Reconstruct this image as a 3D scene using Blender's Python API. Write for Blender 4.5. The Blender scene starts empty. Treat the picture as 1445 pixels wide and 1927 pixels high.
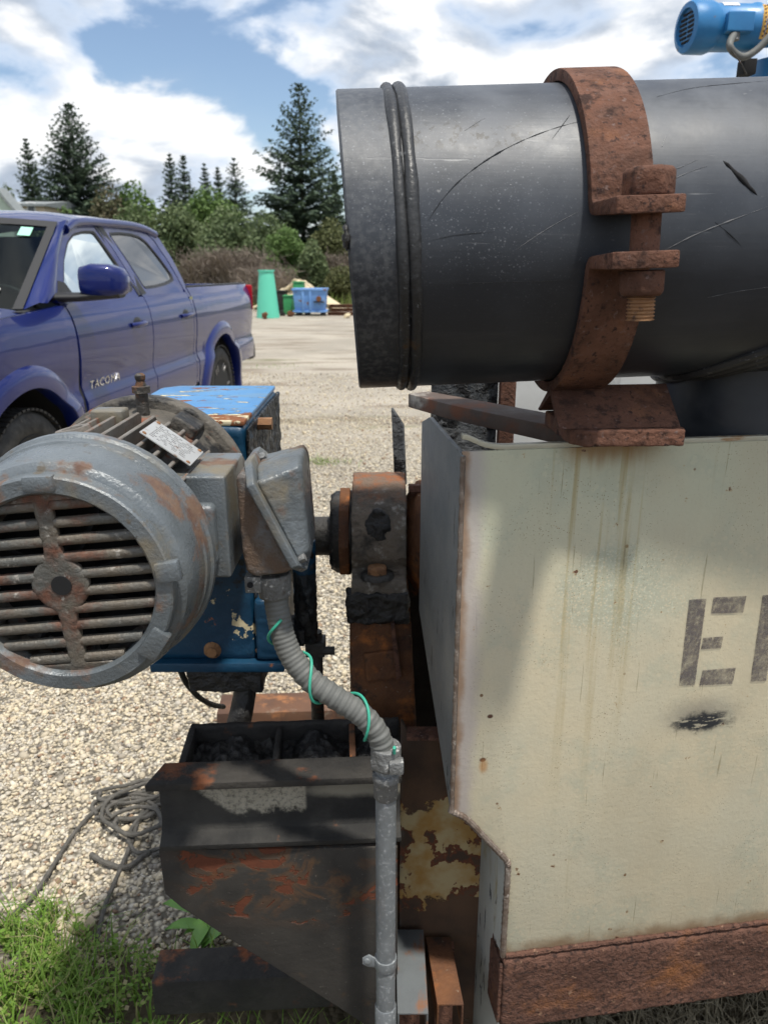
import bpy, bmesh, math, random
import numpy as np
from mathutils import Vector, Matrix, noise as mnoise

scene = bpy.context.scene
R = math.radians
COL = scene.collection

# ------------------------------------------------------------------ camera
PITCH = 17.75
CAM_H = 1.45
FPX = 1448.0
cam_data = bpy.data.cameras.new('camera')
cam = bpy.data.objects.new('camera', cam_data)
COL.objects.link(cam)
cam.location = (0, 0, CAM_H)
cam.rotation_euler = (R(90 - PITCH), 0, 0)
cam_data.sensor_fit = 'VERTICAL'
cam_data.sensor_height = 36.0
cam_data.sensor_width = 27.0
cam_data.lens = FPX / 1927.0 * 36.0
cam_data.clip_start = 0.05
cam_data.clip_end = 2000
cam_data.dof.use_dof = True
cam_data.dof.focus_distance = 1.08
cam_data.dof.aperture_fstop = 8.5
scene.camera = cam

# ------------------------------------------------------------------ light
SUN_EL, SUN_AZ = 72.0, 148.0          # azimuth clockwise from +Y: behind the camera, to the right
world = bpy.data.worlds.new('World')
scene.world = world
world.use_nodes = True
wn, wl = world.node_tree.nodes, world.node_tree.links
wn.clear()
w_out = wn.new('ShaderNodeOutputWorld')
sky = wn.new('ShaderNodeTexSky')
sky.sky_type = 'NISHITA'
sky.sun_disc = False
sky.sun_elevation = R(SUN_EL)
sky.sun_rotation = R(SUN_AZ)
sky.air_density = 1.0
sky.dust_density = 0.6
sky.ozone_density = 2.2
bg_sky = wn.new('ShaderNodeBackground')
bg_sky.inputs['Strength'].default_value = 0.055
wl.new(sky.outputs[0], bg_sky.inputs['Color'])
bg_cl = wn.new('ShaderNodeBackground')
bg_cl.inputs['Strength'].default_value = 1.0
mixw = wn.new('ShaderNodeMixShader')
wl.new(bg_sky.outputs[0], mixw.inputs[1])
wl.new(bg_cl.outputs[0], mixw.inputs[2])
wl.new(mixw.outputs[0], w_out.inputs['Surface'])

def wmath(op, a, b=None, c=None, clamp=False):
    n = wn.new('ShaderNodeMath'); n.operation = op; n.use_clamp = clamp
    for i, x in enumerate((a, b, c)):
        if x is None: continue
        if isinstance(x, (int, float)): n.inputs[i].default_value = x
        else: wl.new(x, n.inputs[i])
    return n.outputs[0]

def wrange(x, lo, hi, a=0.0, b=1.0):
    n = wn.new('ShaderNodeMapRange'); n.interpolation_type = 'SMOOTHSTEP'
    wl.new(x, n.inputs['Value'])
    for k, v in (('From Min', lo), ('From Max', hi), ('To Min', a), ('To Max', b)): n.inputs[k].default_value = v
    return n.outputs['Result']

w_tc = wn.new('ShaderNodeTexCoord')
def cloud_density(shift):
    mp = wn.new('ShaderNodeMapping'); mp.vector_type = 'POINT'
    mp.inputs['Location'].default_value = (-10.194 + shift[0], 7.849 + shift[1], -10.510 + shift[2])
    mp.inputs['Scale'].default_value = (1.0, 1.0, 2.1)
    wl.new(w_tc.outputs['Generated'], mp.inputs['Vector'])
    n1 = wn.new('ShaderNodeTexNoise'); n1.inputs['Scale'].default_value = 5.2
    n1.inputs['Detail'].default_value = 9; n1.inputs['Roughness'].default_value = 0.53
    n1.inputs['Distortion'].default_value = 0.25
    wl.new(mp.outputs[0], n1.inputs['Vector'])
    n2 = wn.new('ShaderNodeTexNoise'); n2.inputs['Scale'].default_value = 2.3
    n2.inputs['Detail'].default_value = 3; n2.inputs['Roughness'].default_value = 0.5
    wl.new(mp.outputs[0], n2.inputs['Vector'])
    return wmath('ADD', wmath('MULTIPLY', n1.outputs['Fac'], 0.65), wmath('MULTIPLY', n2.outputs['Fac'], 0.35))

dens = cloud_density((0, 0, 0))
dens_up = cloud_density((0.015, -0.02, 0.08))
cover = wrange(dens, 0.436, 0.502)
lit = wrange(wmath('SUBTRACT', dens, dens_up), -0.055, 0.07)
thick = wrange(dens, 0.46, 0.60)
bright = wmath('ADD', 0.375, wmath('MULTIPLY', lit, 0.08))
bright = wmath('SUBTRACT', bright, wmath('MULTIPLY', thick, wmath('MULTIPLY', wmath('SUBTRACT', 1.0, lit), 0.21)))
cr = wn.new('ShaderNodeMix'); cr.data_type = 'RGBA'
cr.inputs['A'].default_value = (0.80, 0.92, 1.10, 1)
cr.inputs['B'].default_value = (1.0, 1.0, 1.0, 1)
wl.new(lit, cr.inputs['Factor'])
cv = wn.new('ShaderNodeVectorMath'); cv.operation = 'SCALE'
wl.new(cr.outputs['Result'], cv.inputs[0]); wl.new(bright, cv.inputs['Scale'])
wl.new(cv.outputs[0], bg_cl.inputs['Color'])
# a thin even veil of high cloud, then the cumulus
w_sep = wn.new('ShaderNodeSeparateXYZ'); wl.new(w_tc.outputs['Generated'], w_sep.inputs[0])
veil = wrange(w_sep.outputs[2], 0.0, 0.14, 0.42, 0.04)
wl.new(wmath('ADD', wmath('MULTIPLY', cover, wmath('SUBTRACT', 0.97, veil)), veil), mixw.inputs['Fac'])

sun_d = bpy.data.lights.new('sun', 'SUN')
sun_d.energy = 1.85
sun_d.angle = R(3.5)
sun_d.color = (1.0, 0.955, 0.87)
sun = bpy.data.objects.new('sun', sun_d)
COL.objects.link(sun)
sdir = Vector((math.sin(R(SUN_AZ)) * math.cos(R(SUN_EL)), math.cos(R(SUN_AZ)) * math.cos(R(SUN_EL)), math.sin(R(SUN_EL))))
sun.rotation_euler = sdir.to_track_quat('Z', 'Y').to_euler()
sun.location = (3, -4, 8)

scene.view_settings.view_transform = 'Standard'
scene.view_settings.look = 'None'
scene.view_settings.exposure = 1.32
scene.view_settings.gamma = 1.0
scene.view_settings.use_curve_mapping = False
scene.render.engine = 'CYCLES'
scene.cycles.max_bounces = 5
scene.cycles.diffuse_bounces = 2
scene.cycles.glossy_bounces = 3
scene.cycles.transmission_bounces = 4
scene.cycles.caustics_reflective = False
scene.cycles.caustics_refractive = False
scene.cycles.use_adaptive_sampling = True
scene.cycles.adaptive_threshold = 0.02
scene.cycles.transparent_max_bounces = 12
scene.cycles.use_denoising = True
scene.cycles.sample_clamp_indirect = 6.0

# ------------------------------------------------------------------ photo geometry
CP, SP = math.cos(R(PITCH)), math.sin(R(PITCH))
def ray(px, py):
    cx, cy = (px - 722.5) / FPX, (963.5 - py) / FPX
    return Vector((cx, CP + SP * cy, -SP + CP * cy))
def pix(px, py, Y):
    """world point seen at pixel (px, py) of the photo, at distance Y"""
    d = ray(px, py)
    return Vector((0, 0, CAM_H)) + d * (Y / d.y)
def gnd(px, py, z=0.0):
    d = ray(px, py)
    return Vector((0, 0, CAM_H)) + d * ((z - CAM_H) / d.z)
def onplane(px, py, o, n):
    d = ray(px, py); c = Vector((0, 0, CAM_H))
    return c + d * ((o - c).dot(n) / d.dot(n))

# ------------------------------------------------------------------ mesh helper
V = Vector
def perp(a):
    a = a.normalized()
    t = V((0, 0, 1)) if abs(a.z) < 0.9 else V((1, 0, 0))
    u = t.cross(a).normalized()
    return u, a.cross(u).normalized()

class MB:
    def __init__(s): s.v = []; s.f = []
    def add(s, vs, fs):
        o = len(s.v); s.v += [V(p) for p in vs]; s.f += [[i + o for i in f] for f in fs]; return s
    def box(s, a, b):
        (x0, y0, z0), (x1, y1, z1) = a, b
        return s.add([(x0,y0,z0),(x1,y0,z0),(x1,y1,z0),(x0,y1,z0),(x0,y0,z1),(x1,y0,z1),(x1,y1,z1),(x0,y1,z1)],
                     [(3,2,1,0),(4,5,6,7),(0,1,5,4),(1,2,6,5),(2,3,7,6),(3,0,4,7)])
    def obox(s, c, ux, uy, uz):
        """box about centre c with half-edge vectors"""
        c, ux, uy, uz = V(c), V(ux), V(uy), V(uz)
        p = [c+ux*i+uy*j+uz*k for k in (-1,1) for i, j in ((-1,-1),(1,-1),(1,1),(-1,1))]
        return s.add(p, [(3,2,1,0),(4,5,6,7),(0,1,5,4),(1,2,6,5),(2,3,7,6),(3,0,4,7)])
    def bar(s, p0, p1, w, h, up=(0,0,1)):
        p0, p1 = V(p0), V(p1); d = p1 - p0
        side = d.cross(V(up)).normalized(); u = side.cross(d).normalized()
        return s.obox((p0+p1)/2, d/2, side*w/2, u*h/2)
    def prism(s, pts, ext):
        pts = [V(p) for p in pts]; n = len(pts); e = V(ext)
        fs = [tuple(range(n))[::-1], tuple(range(n, 2*n))]
        fs += [(i, (i+1) % n, n+(i+1) % n, n+i) for i in range(n)]
        return s.add(pts + [p+e for p in pts], fs)
    def loft(s, loops, cap=True, closed=True):
        n = len(loops[0]); vs = [V(p) for l in loops for p in l]; fs = []
        for k in range(len(loops)-1):
            for i in range(n if closed else n-1):
                j = (i+1) % n
                fs.append((k*n+i, k*n+j, (k+1)*n+j, (k+1)*n+i))
        if cap:
            fs.append(tuple(range(n))[::-1]); fs.append(tuple(range((len(loops)-1)*n, len(loops)*n)))
        return s.add(vs, fs)
    def lathe(s, o, axis, prof, n=48, cap=True, a0=0.0):
        o, a = V(o), V(axis).normalized(); u, w = perp(a)
        loops = [[o + a*t + (u*math.cos(a0+2*math.pi*i/n) + w*math.sin(a0+2*math.pi*i/n))*max(r, 1e-5) for i in range(n)] for t, r in prof]
        return s.loft(loops, cap)
    def cyl(s, p0, p1, r0, r1=None, n=24, cap=True):
        p0, p1 = V(p0), V(p1)
        return s.lathe(p0, p1-p0, [(0, r0), ((p1-p0).length, r0 if r1 is None else r1)], n, cap)
    def hexa(s, p0, p1, r): return s.cyl(p0, p1, r, n=6)
    def tube(s, path, r, n=10, cap=True):
        path = [V(p) for p in path]; m = len(path)
        t = (path[1]-path[0]).normalized(); u, w = perp(t); loops = []
        for i in range(m):
            tn = (path[min(i+1, m-1)] - path[max(i-1, 0)]).normalized()
            q = t.rotation_difference(tn); u = q @ u; w = q @ w; t = tn
            rr = r[i] if isinstance(r, (list, tuple)) else r
            loops.append([path[i] + (u*math.cos(2*math.pi*k/n) + w*math.sin(2*math.pi*k/n))*rr for k in range(n)])
        return s.loft(loops, cap)
    def torus(s, o, axis, Rr, r, n=64, m=10, sq=1.0):
        o, a = V(o), V(axis).normalized(); u, w = perp(a); vs = []; fs = []
        for i in range(n):
            d = u*math.cos(2*math.pi*i/n) + w*math.sin(2*math.pi*i/n)
            for k in range(m):
                f = 2*math.pi*k/m
                vs.append(o + d*(Rr + r*math.cos(f)) + a*(r*sq*math.sin(f)))
        for i in range(n):
            for k in range(m):
                fs.append((i*m+k, ((i+1) % n)*m+k, ((i+1) % n)*m+(k+1) % m, i*m+(k+1) % m))
        return s.add(vs, fs)
    def sphere(s, c, r, n=12, m=8, sc=(1,1,1)):
        c = V(c); loops = []
        for k in range(m+1):
            th = math.pi*k/m
            loops.append([c + V((sc[0]*r*math.sin(th)*math.cos(2*math.pi*i/n), sc[1]*r*math.sin(th)*math.sin(2*math.pi*i/n), sc[2]*r*math.cos(th))) for i in range(n)])
        return s.loft(loops[::-1], False)

def catmull(pts, k=8):
    pts = [V(p) for p in pts]; P = [2*pts[0]-pts[1]] + pts + [2*pts[-1]-pts[-2]]; out = []
    for i in range(1, len(P)-2):
        for j in range(k):
            t = j/k; a, b, c, d = P[i-1], P[i], P[i+1], P[i+2]
            out.append(0.5*((2*b) + (c-a)*t + (2*a-5*b+4*c-d)*t*t + (3*b-a-3*c+d)*t**3))
    return out + [pts[-1]]

def root_of(o):
    while o.parent: o = o.parent
    return o

def finish(me, smooth):
    if smooth is not None:
        me.polygons.foreach_set('use_smooth', [True]*len(me.polygons))
        me.set_sharp_from_angle(angle=R(smooth))

def build(name, mb, mat, parent=None, bevel=0.0, segs=2, smooth=40, voxel=0, lump=None, local=False, label=None, fix=True):
    me = bpy.data.meshes.new(name)
    if parent is not None and not local:
        Mi = root_of(parent).matrix_basis.inverted()
        vs = [Mi @ p for p in mb.v]
    else: vs = mb.v
    me.from_pydata([tuple(p) for p in vs], [], mb.f)
    bm = bmesh.new(); bm.from_mesh(me)
    if fix:
        bmesh.ops.remove_doubles(bm, verts=bm.verts, dist=1e-6)
        bmesh.ops.recalc_face_normals(bm, faces=bm.faces)
    if bevel:
        ed = [e for e in bm.edges if len(e.link_faces) == 2 and e.calc_face_angle(0) > R(28)]
        bmesh.ops.bevel(bm, geom=ed, offset=bevel, segments=segs, profile=0.6, affect='EDGES', clamp_overlap=True)
    bm.to_mesh(me); bm.free()
    ob = bpy.data.objects.new(name, me); COL.objects.link(ob)
    if voxel:
        md = ob.modifiers.new('r', 'REMESH'); md.mode = 'VOXEL'; md.voxel_size = voxel
        dg = bpy.context.evaluated_depsgraph_get(); dg.update()
        nm = bpy.data.meshes.new_from_object(ob.evaluated_get(dg)); ob.modifiers.clear()
        ob.data = nm; bpy.data.meshes.remove(me); me = nm; me.name = name
        for _ in range(1):
            bm = bmesh.new(); bm.from_mesh(me)
            bmesh.ops.smooth_vert(bm, verts=bm.verts, factor=0.5, use_axis_x=True, use_axis_y=True, use_axis_z=True)
            bm.to_mesh(me); bm.free()
    if lump:
        amp, sc = lump[0], lump[1]; det = lump[2] if len(lump) > 2 else 3
        nr = [v.normal.copy() for v in me.vertices]
        for v, n_ in zip(me.vertices, nr):
            p = v.co*sc; d = 0; a = 1.0
            for o in range(det):
                d += mnoise.noise(p*(2.1**o) + V((7.1*o, 3.3, 1.7)))*a; a *= 0.5
            v.co += n_*(d*amp)
    finish(me, 75 if (voxel or lump) and smooth is not None else smooth)
    if mat: me.materials.append(mat)
    if parent is not None: ob.parent = parent
    if label: ob['label'] = label
    return ob

def tag(o, label, cat, group=None, kind=None):
    o['label'] = label; o['category'] = cat
    if group: o['group'] = group
    if kind: o['kind'] = kind
    return o

def thing(name, label, cat, loc=(0,0,0), rz=0.0, group=None):
    o = bpy.data.objects.new(name, None); COL.objects.link(o)
    o.empty_display_size = 0.1
    o.matrix_basis = Matrix.Translation(V(loc)) @ Matrix.Rotation(rz, 4, 'Z')
    return tag(o, label, cat, group)

def copy_tree(o, parent=None):
    c = o.copy(); COL.objects.link(c)
    c.parent = parent
    for ch in list(o.children): copy_tree(ch, c)
    return c

# ------------------------------------------------------------------ material helper
class NT:
    def __init__(s, name, rough=0.6, metal=0.0, spec=0.5):
        s.mat = bpy.data.materials.new(name); s.mat.use_nodes = True
        s.n, s.l = s.mat.node_tree.nodes, s.mat.node_tree.links
        s.p = s.n['Principled BSDF']; s.out = s.n['Material Output']
        s.p.inputs['Roughness'].default_value = rough
        s.p.inputs['Metallic'].default_value = metal
        s.p.inputs['Specular IOR Level'].default_value = spec
        s.tc = s.n.new('ShaderNodeTexCoord').outputs['Object']
        s.sep = None
    def put(s, x, sock):
        if isinstance(x, (int, float)): sock.default_value = x
        elif isinstance(x, (tuple, list)): sock.default_value = (*x, 1) if len(x) == 3 and sock.type == 'RGBA' else x
        else: s.l.new(x, sock)
    def xyz(s, i):
        if s.sep is None:
            s.sep = s.n.new('ShaderNodeSeparateXYZ'); s.l.new(s.tc, s.sep.inputs[0])
        return s.sep.outputs[i]
    def mapv(s, scale=(1,1,1), loc=(0,0,0), rot=(0,0,0), vec=None):
        m = s.n.new('ShaderNodeMapping'); s.l.new(vec or s.tc, m.inputs['Vector'])
        m.inputs['Scale'].default_value = scale; m.inputs['Location'].default_value = loc; m.inputs['Rotation'].default_value = rot
        return m.outputs[0]
    def noise(s, scale, detail=4, rough=0.55, vec=None, dist=0.0, col=False):
        n = s.n.new('ShaderNodeTexNoise'); s.l.new(vec or s.tc, n.inputs['Vector'])
        n.inputs['Scale'].default_value = scale; n.inputs['Detail'].default_value = detail
        n.inputs['Roughness'].default_value = rough; n.inputs['Distortion'].default_value = dist
        return n.outputs['Color' if col else 'Fac']
    def vor(s, scale, feat='F1', vec=None, out='Distance', rnd=1.0):
        n = s.n.new('ShaderNodeTexVoronoi'); n.feature = feat; s.l.new(vec or s.tc, n.inputs['Vector'])
        n.inputs['Scale'].default_value = scale; n.inputs['Randomness'].default_value = rnd
        return n.outputs[out]
    def mr(s, x, lo, hi, a=0.0, b=1.0, smooth=True):
        n = s.n.new('ShaderNodeMapRange'); n.interpolation_type = 'SMOOTHSTEP' if smooth else 'LINEAR'
        s.put(x, n.inputs['Value'])
        for k, v in (('From Min', lo), ('From Max', hi), ('To Min', a), ('To Max', b)): s.put(v, n.inputs[k])
        return n.outputs['Result']
    def m(s, op, a, b=None, c=None):
        n = s.n.new('ShaderNodeMath'); n.operation = op
        for i, x in enumerate((a, b, c)):
            if x is not None: s.put(x, n.inputs[i])
        return n.outputs[0]
    def mix(s, f, a, b, mode='MIX'):
        n = s.n.new('ShaderNodeMix'); n.data_type = 'RGBA'; n.blend_type = mode
        s.put(f, n.inputs['Factor']); s.put(a, n.inputs['A']); s.put(b, n.inputs['B'])
        return n.outputs['Result']
    def mixf(s, f, a, b):
        n = s.n.new('ShaderNodeMix'); n.data_type = 'FLOAT'
        s.put(f, n.inputs['Factor']); s.put(a, n.inputs['A']); s.put(b, n.inputs['B'])
        return n.outputs['Result']
    def ramp(s, f, stops):
        n = s.n.new('ShaderNodeValToRGB'); s.l.new(f, n.inputs[0]); e = n.color_ramp.elements
        while len(e) > 1: e.remove(e[-1])
        e[0].position = stops[0][0]; e[0].color = (*stops[0][1], 1)
        for p, c in stops[1:]:
            k = e.new(p); k.color = (*c, 1)
        return n.outputs[0]
    def bump(s, h, strength=0.5, dist=0.01, normal=None):
        n = s.n.new('ShaderNodeBump'); n.inputs['Strength'].default_value = strength; n.inputs['Distance'].default_value = dist
        s.l.new(h, n.inputs['Height'])
        if normal: s.l.new(normal, n.inputs['Normal'])
        return n.outputs[0]
    def done(s, color=None, rough=None, normal=None, metal=None):
        if color is not None: s.put(color, s.p.inputs['Base Color'])
        if rough is not None: s.put(rough, s.p.inputs['Roughness'])
        if metal is not None: s.put(metal, s.p.inputs['Metallic'])
        if normal is not None: s.l.new(normal, s.p.inputs['Normal'])
        return s.mat

def ellmask(t, axes, c, r, soft, wob=0.0, wscale=20.0):
    """0..1 mask of a blot about c on two local axes, with a noisy outline"""
    d0 = t.m('DIVIDE', t.m('SUBTRACT', t.xyz(axes[0]), c[0]), r[0])
    d1 = t.m('DIVIDE', t.m('SUBTRACT', t.xyz(axes[1]), c[1]), r[1])
    d = t.m('SQRT', t.m('ADD', t.m('MULTIPLY', d0, d0), t.m('MULTIPLY', d1, d1)))
    if wob: d = t.m('ADD', d, t.m('MULTIPLY', t.m('SUBTRACT', t.noise(wscale, 6, 0.65), 0.5), wob))
    return t.mr(d, 1.0 - soft, 1.0 + soft, 1.0, 0.0)

def weather(name, base, base2, layers=(), rough=0.55, metal=0.0, bump=0.25, bscale=90, bdist=0.004, spec=0.4, vscale=7):
    t = NT(name, rough, metal, spec)
    c = t.mix(t.mr(t.noise(vscale, 5, 0.6), 0.35, 0.65), base, base2)
    rg = t.mixf(t.mr(t.noise(vscale*2.3, 5, 0.6), 0.3, 0.7), rough*0.8, min(1, rough*1.2))
    hsum = t.noise(bscale, 5, 0.6)
    mt = metal
    for L in layers:
        vec = t.mapv(L.get('stretch', (1,1,1)), L.get('loc', (3.7, 1.3, 9.1)))
        k = t.noise(L['scale'], L.get('detail', 7), L.get('nr', 0.62), vec)
        mk = t.mr(k, L['lo'], L['hi'])
        if 'face' in L:      # rust and dirt that settle on upward faces
            pass
        c1 = L['color']
        if 'color2' in L: c1 = t.mix(t.mr(t.noise(L['scale']*4.1, 5, 0.6), 0.35, 0.65), L['color'], L['color2'])
        c = t.mix(mk, c, c1)
        rg = t.mixf(mk, rg, L.get('rough', 0.9))
        if metal: mt = t.mixf(mk, mt, 0.0)
        if L.get('h'): hsum = t.m('ADD', hsum, t.m('MULTIPLY', mk, L['h']))
    nr = t.bump(hsum, bump, bdist)
    return t.done(c, rg, nr, mt if metal else None)

RUST_D, RUST_M, RUST_O = (0.095, 0.046, 0.031), (0.16, 0.066, 0.036), (0.38, 0.13, 0.04)
M = {}
M['rust'] = weather('rusty_steel', RUST_D, (0.165, 0.080, 0.054), [
    dict(scale=55, lo=0.52, hi=0.66, color=(0.05, 0.028, 0.022), rough=0.95),
    dict(scale=17, lo=0.54, hi=0.72, color=(0.21, 0.098, 0.056), rough=0.95, loc=(1, 8, 2)),
    dict(scale=130, lo=0.58, hi=0.72, color=(0.17, 0.115, 0.10), rough=0.9, loc=(5, 2, 2)),
    dict(scale=150, lo=0.58, hi=0.66, color=(0.045, 0.026, 0.022), rough=0.9, loc=(1, 2, 7))],
    rough=0.85, bump=0.75, bscale=150, bdist=0.004, spec=0.25, vscale=16)
M['rust_orange'] = weather('orange_rust', (0.17, 0.075, 0.035), (0.09, 0.045, 0.028), [
    dict(scale=18, lo=0.52, hi=0.68, color=(0.36, 0.13, 0.04), rough=0.95),
    dict(scale=26, lo=0.55, hi=0.7, color=(0.04, 0.03, 0.025), rough=0.8, loc=(1, 8, 2)),
    dict(scale=90, lo=0.63, hi=0.72, color=(0.30, 0.24, 0.18), rough=0.9, loc=(5, 2, 2))],
    rough=0.88, bump=0.7, bscale=120, bdist=0.004, spec=0.25, vscale=12)
M['tar'] = weather('tarred_steel', (0.020, 0.019, 0.019), (0.038, 0.036, 0.034), [
    dict(scale=24, lo=0.60, hi=0.72, color=(0.075, 0.05, 0.035), rough=0.9),
    dict(scale=9, lo=0.64, hi=0.72, color=(0.20, 0.075, 0.03), rough=0.95, loc=(2, 9, 4))],
    rough=0.75, bump=0.6, bscale=80, bdist=0.006, spec=0.22, vscale=10)
M['tar_lump'] = weather('black_tar', (0.009, 0.009, 0.010), (0.02, 0.019, 0.018), [
    dict(scale=60, lo=0.62, hi=0.72, color=(0.05, 0.04, 0.03), rough=0.9)],
    rough=0.5, bump=0.9, bscale=70, bdist=0.008, spec=0.5, vscale=18)
M['black'] = NT('black', 0.9).done((0.008, 0.008, 0.009))
M['galv'] = weather('galvanised_conduit', (0.25, 0.27, 0.285), (0.18, 0.195, 0.205), [
    dict(scale=170, lo=0.52, hi=0.72, color=(0.34, 0.35, 0.355), rough=0.7),
    dict(scale=14, lo=0.58, hi=0.72, color=(0.16, 0.15, 0.14), rough=0.8, stretch=(1, 1, .4))],
    rough=0.5, metal=0.35, bump=0.35, bscale=160, bdist=0.002)
M['cast_alu'] = weather('rough_cast_metal', (0.22, 0.225, 0.225), (0.13, 0.13, 0.125), [
    dict(scale=160, lo=0.56, hi=0.68, color=(0.52, 0.52, 0.50), rough=0.6),
    dict(scale=40, lo=0.58, hi=0.70, color=(0.09, 0.08, 0.07), rough=0.8, loc=(1, 5, 2))],
    rough=0.55, metal=0.3, bump=0.8, bscale=190, bdist=0.003)
M['flex'] = weather('grey_flexible_sleeve', (0.145, 0.148, 0.14), (0.115, 0.118, 0.112), [
    dict(scale=22, lo=0.63, hi=0.68, color=(0.075, 0.085, 0.09), rough=0.6),
    dict(scale=70, lo=0.6, hi=0.75, color=(0.19, 0.185, 0.165), rough=0.8, loc=(1, 5, 2))],
    rough=0.6, bump=0.25, bscale=120, bdist=0.002)
M['motor'] = weather('grey_enamel', (0.14, 0.16, 0.175), (0.095, 0.108, 0.115), [
    dict(scale=9, lo=0.48, hi=0.68, color=(0.17, 0.145, 0.10), rough=0.7),
    dict(scale=13, lo=0.565, hi=0.66, color=(0.105, 0.058, 0.042), color2=(0.155, 0.095, 0.062), rough=0.9, loc=(2, 5, 2)),
    dict(scale=30, lo=0.60, hi=0.70, color=(0.10, 0.085, 0.065), rough=0.8, loc=(4, 4, 2)),
    dict(scale=60, lo=0.68, hi=0.74, color=(0.05, 0.045, 0.04), rough=0.8, loc=(8, 5, 2))],
    rough=0.30, metal=0.12, bump=0.38, bscale=260, bdist=0.003, spec=0.65, vscale=9)
M['motor_rust'] = weather('rusted_grey_casting', (0.098, 0.098, 0.09), (0.13, 0.11, 0.085), [
    dict(scale=20, lo=0.46, hi=0.62, color=(0.14, 0.06, 0.037), color2=(0.08, 0.045, 0.032), rough=0.9),
    dict(scale=70, lo=0.60, hi=0.7, color=(0.30, 0.28, 0.25), rough=0.6, loc=(8, 5, 2))],
    rough=0.45, metal=0.1, bump=0.6, bscale=200, bdist=0.0035, spec=0.5, vscale=14)
M['fin'] = weather('dusty_rusted_fins', (0.15, 0.13, 0.11), (0.19, 0.18, 0.165), [
    dict(scale=22, lo=0.52, hi=0.66, color=(0.15, 0.065, 0.04), color2=(0.24, 0.10, 0.045), rough=0.92)],
    rough=0.65, bump=0.55, bscale=130, bdist=0.003, vscale=10)
M['flange'] = weather('oily_rusted_flange', (0.075, 0.068, 0.058), (0.13, 0.115, 0.095), [
    dict(scale=14, lo=0.53, hi=0.64, color=(0.25, 0.075, 0.035), rough=0.9),
    dict(scale=11, lo=0.53, hi=0.62, color=(0.012, 0.012, 0.012), rough=0.5, loc=(5, 5, 5))],
    rough=0.6, bump=0.7, bscale=90, bdist=0.005, vscale=12)
M['blue_shaded'] = weather('shaded_chipped_blue_paint', (0.007, 0.052, 0.105), (0.005, 0.036, 0.08), [  # darker blue than the top cover: shade on the sides put into the paint
    dict(scale=9, lo=0.60, hi=0.66, color=(0.015, 0.016, 0.017), rough=0.6, h=0.6),
    dict(scale=16, lo=0.655, hi=0.672, color=(0.55, 0.47, 0.30), rough=0.8, stretch=(1, 1.8, 1), loc=(8, 1, 6), h=-0.8),
    dict(scale=12, lo=0.655, hi=0.68, color=(0.30, 0.11, 0.04), rough=0.95, stretch=(1, 1.8, 1), loc=(1, 8, 3), h=-0.5)],
    rough=0.42, bump=0.4, bscale=60, bdist=0.004, vscale=5)
t = NT('lit_faded_chipped_blue_paint', 0.45, spec=0.4)
bt = t.mix(t.mr(t.noise(5, 5, 0.6), 0.35, 0.65), (0.075, 0.25, 0.50), (0.05, 0.185, 0.40))  # paler than the sides: light on the top put into the faded blue
bt = t.mix(t.m('MULTIPLY', t.mr(t.noise(9, 6, 0.65, t.mapv((1, 2.2, 1), (2, 1, 6))), 0.50, 0.66), 0.55), bt, (0.16, 0.24, 0.30))
edge = t.m('MULTIPLY', t.mr(t.xyz(1), -0.20, -0.02, 1.0, 0.0), 0.12)
ck = t.m('ADD', t.noise(12, 7, 0.62, t.mapv((1, 2.0, 1), (8.3, 1, 6))), edge)
ck2 = t.m('ADD', t.noise(15, 7, 0.62, t.mapv((1, 1.8, 1), (1, 8, 3))), edge)
chip = t.mr(ck, 0.600, 0.615); rst = t.mr(ck2, 0.605, 0.63)
bt = t.mix(t.mr(ck, 0.575, 0.60), bt, (0.06, 0.07, 0.075))
bt = t.mix(chip, bt, t.mix(t.noise(50, 4), (0.50, 0.44, 0.27), (0.58, 0.52, 0.38)))
bt = t.mix(rst, bt, t.mix(t.noise(60, 4), (0.28, 0.10, 0.035), (0.13, 0.055, 0.03)))
M['blue_top'] = t.done(bt, t.mixf(t.m('MAXIMUM', chip, rst), 0.42, 0.9), t.bump(t.m('SUBTRACT', t.m('MULTIPLY', t.noise(70, 5), 0.3), t.m('ADD', chip, rst)), 0.6, 0.003))
M['bolt'] = weather('rusty_bolt', (0.20, 0.10, 0.05), (0.30, 0.16, 0.075), [
    dict(scale=120, lo=0.55, hi=0.7, color=(0.07, 0.04, 0.03), rough=0.9)], rough=0.8, bump=0.5, bscale=200, bdist=0.002, vscale=40)
M['dark_grease'] = weather('greasy_dark_iron', (0.022, 0.022, 0.022), (0.055, 0.05, 0.044), [
    dict(scale=20, lo=0.58, hi=0.68, color=(0.13, 0.065, 0.035), rough=0.9),
    dict(scale=45, lo=0.62, hi=0.70, color=(0.24, 0.21, 0.17), rough=0.8, loc=(4, 4, 4))],
    rough=0.55, bump=0.8, bscale=80, bdist=0.006, vscale=14)
M['green_wire'] = NT('green_wire', 0.5).done((0.045, 0.36, 0.25))
M['rope'] = weather('grey_rope', (0.085, 0.08, 0.07), (0.13, 0.12, 0.105), [], rough=0.9, bump=0.9, bscale=300, bdist=0.004, vscale=60)
M['rubber'] = weather('black_rubber', (0.018, 0.018, 0.018), (0.03, 0.029, 0.027), [
    dict(scale=40, lo=0.6, hi=0.8, color=(0.10, 0.09, 0.075), rough=0.9)], rough=0.7, bump=0.3, bscale=80, vscale=12)
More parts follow.
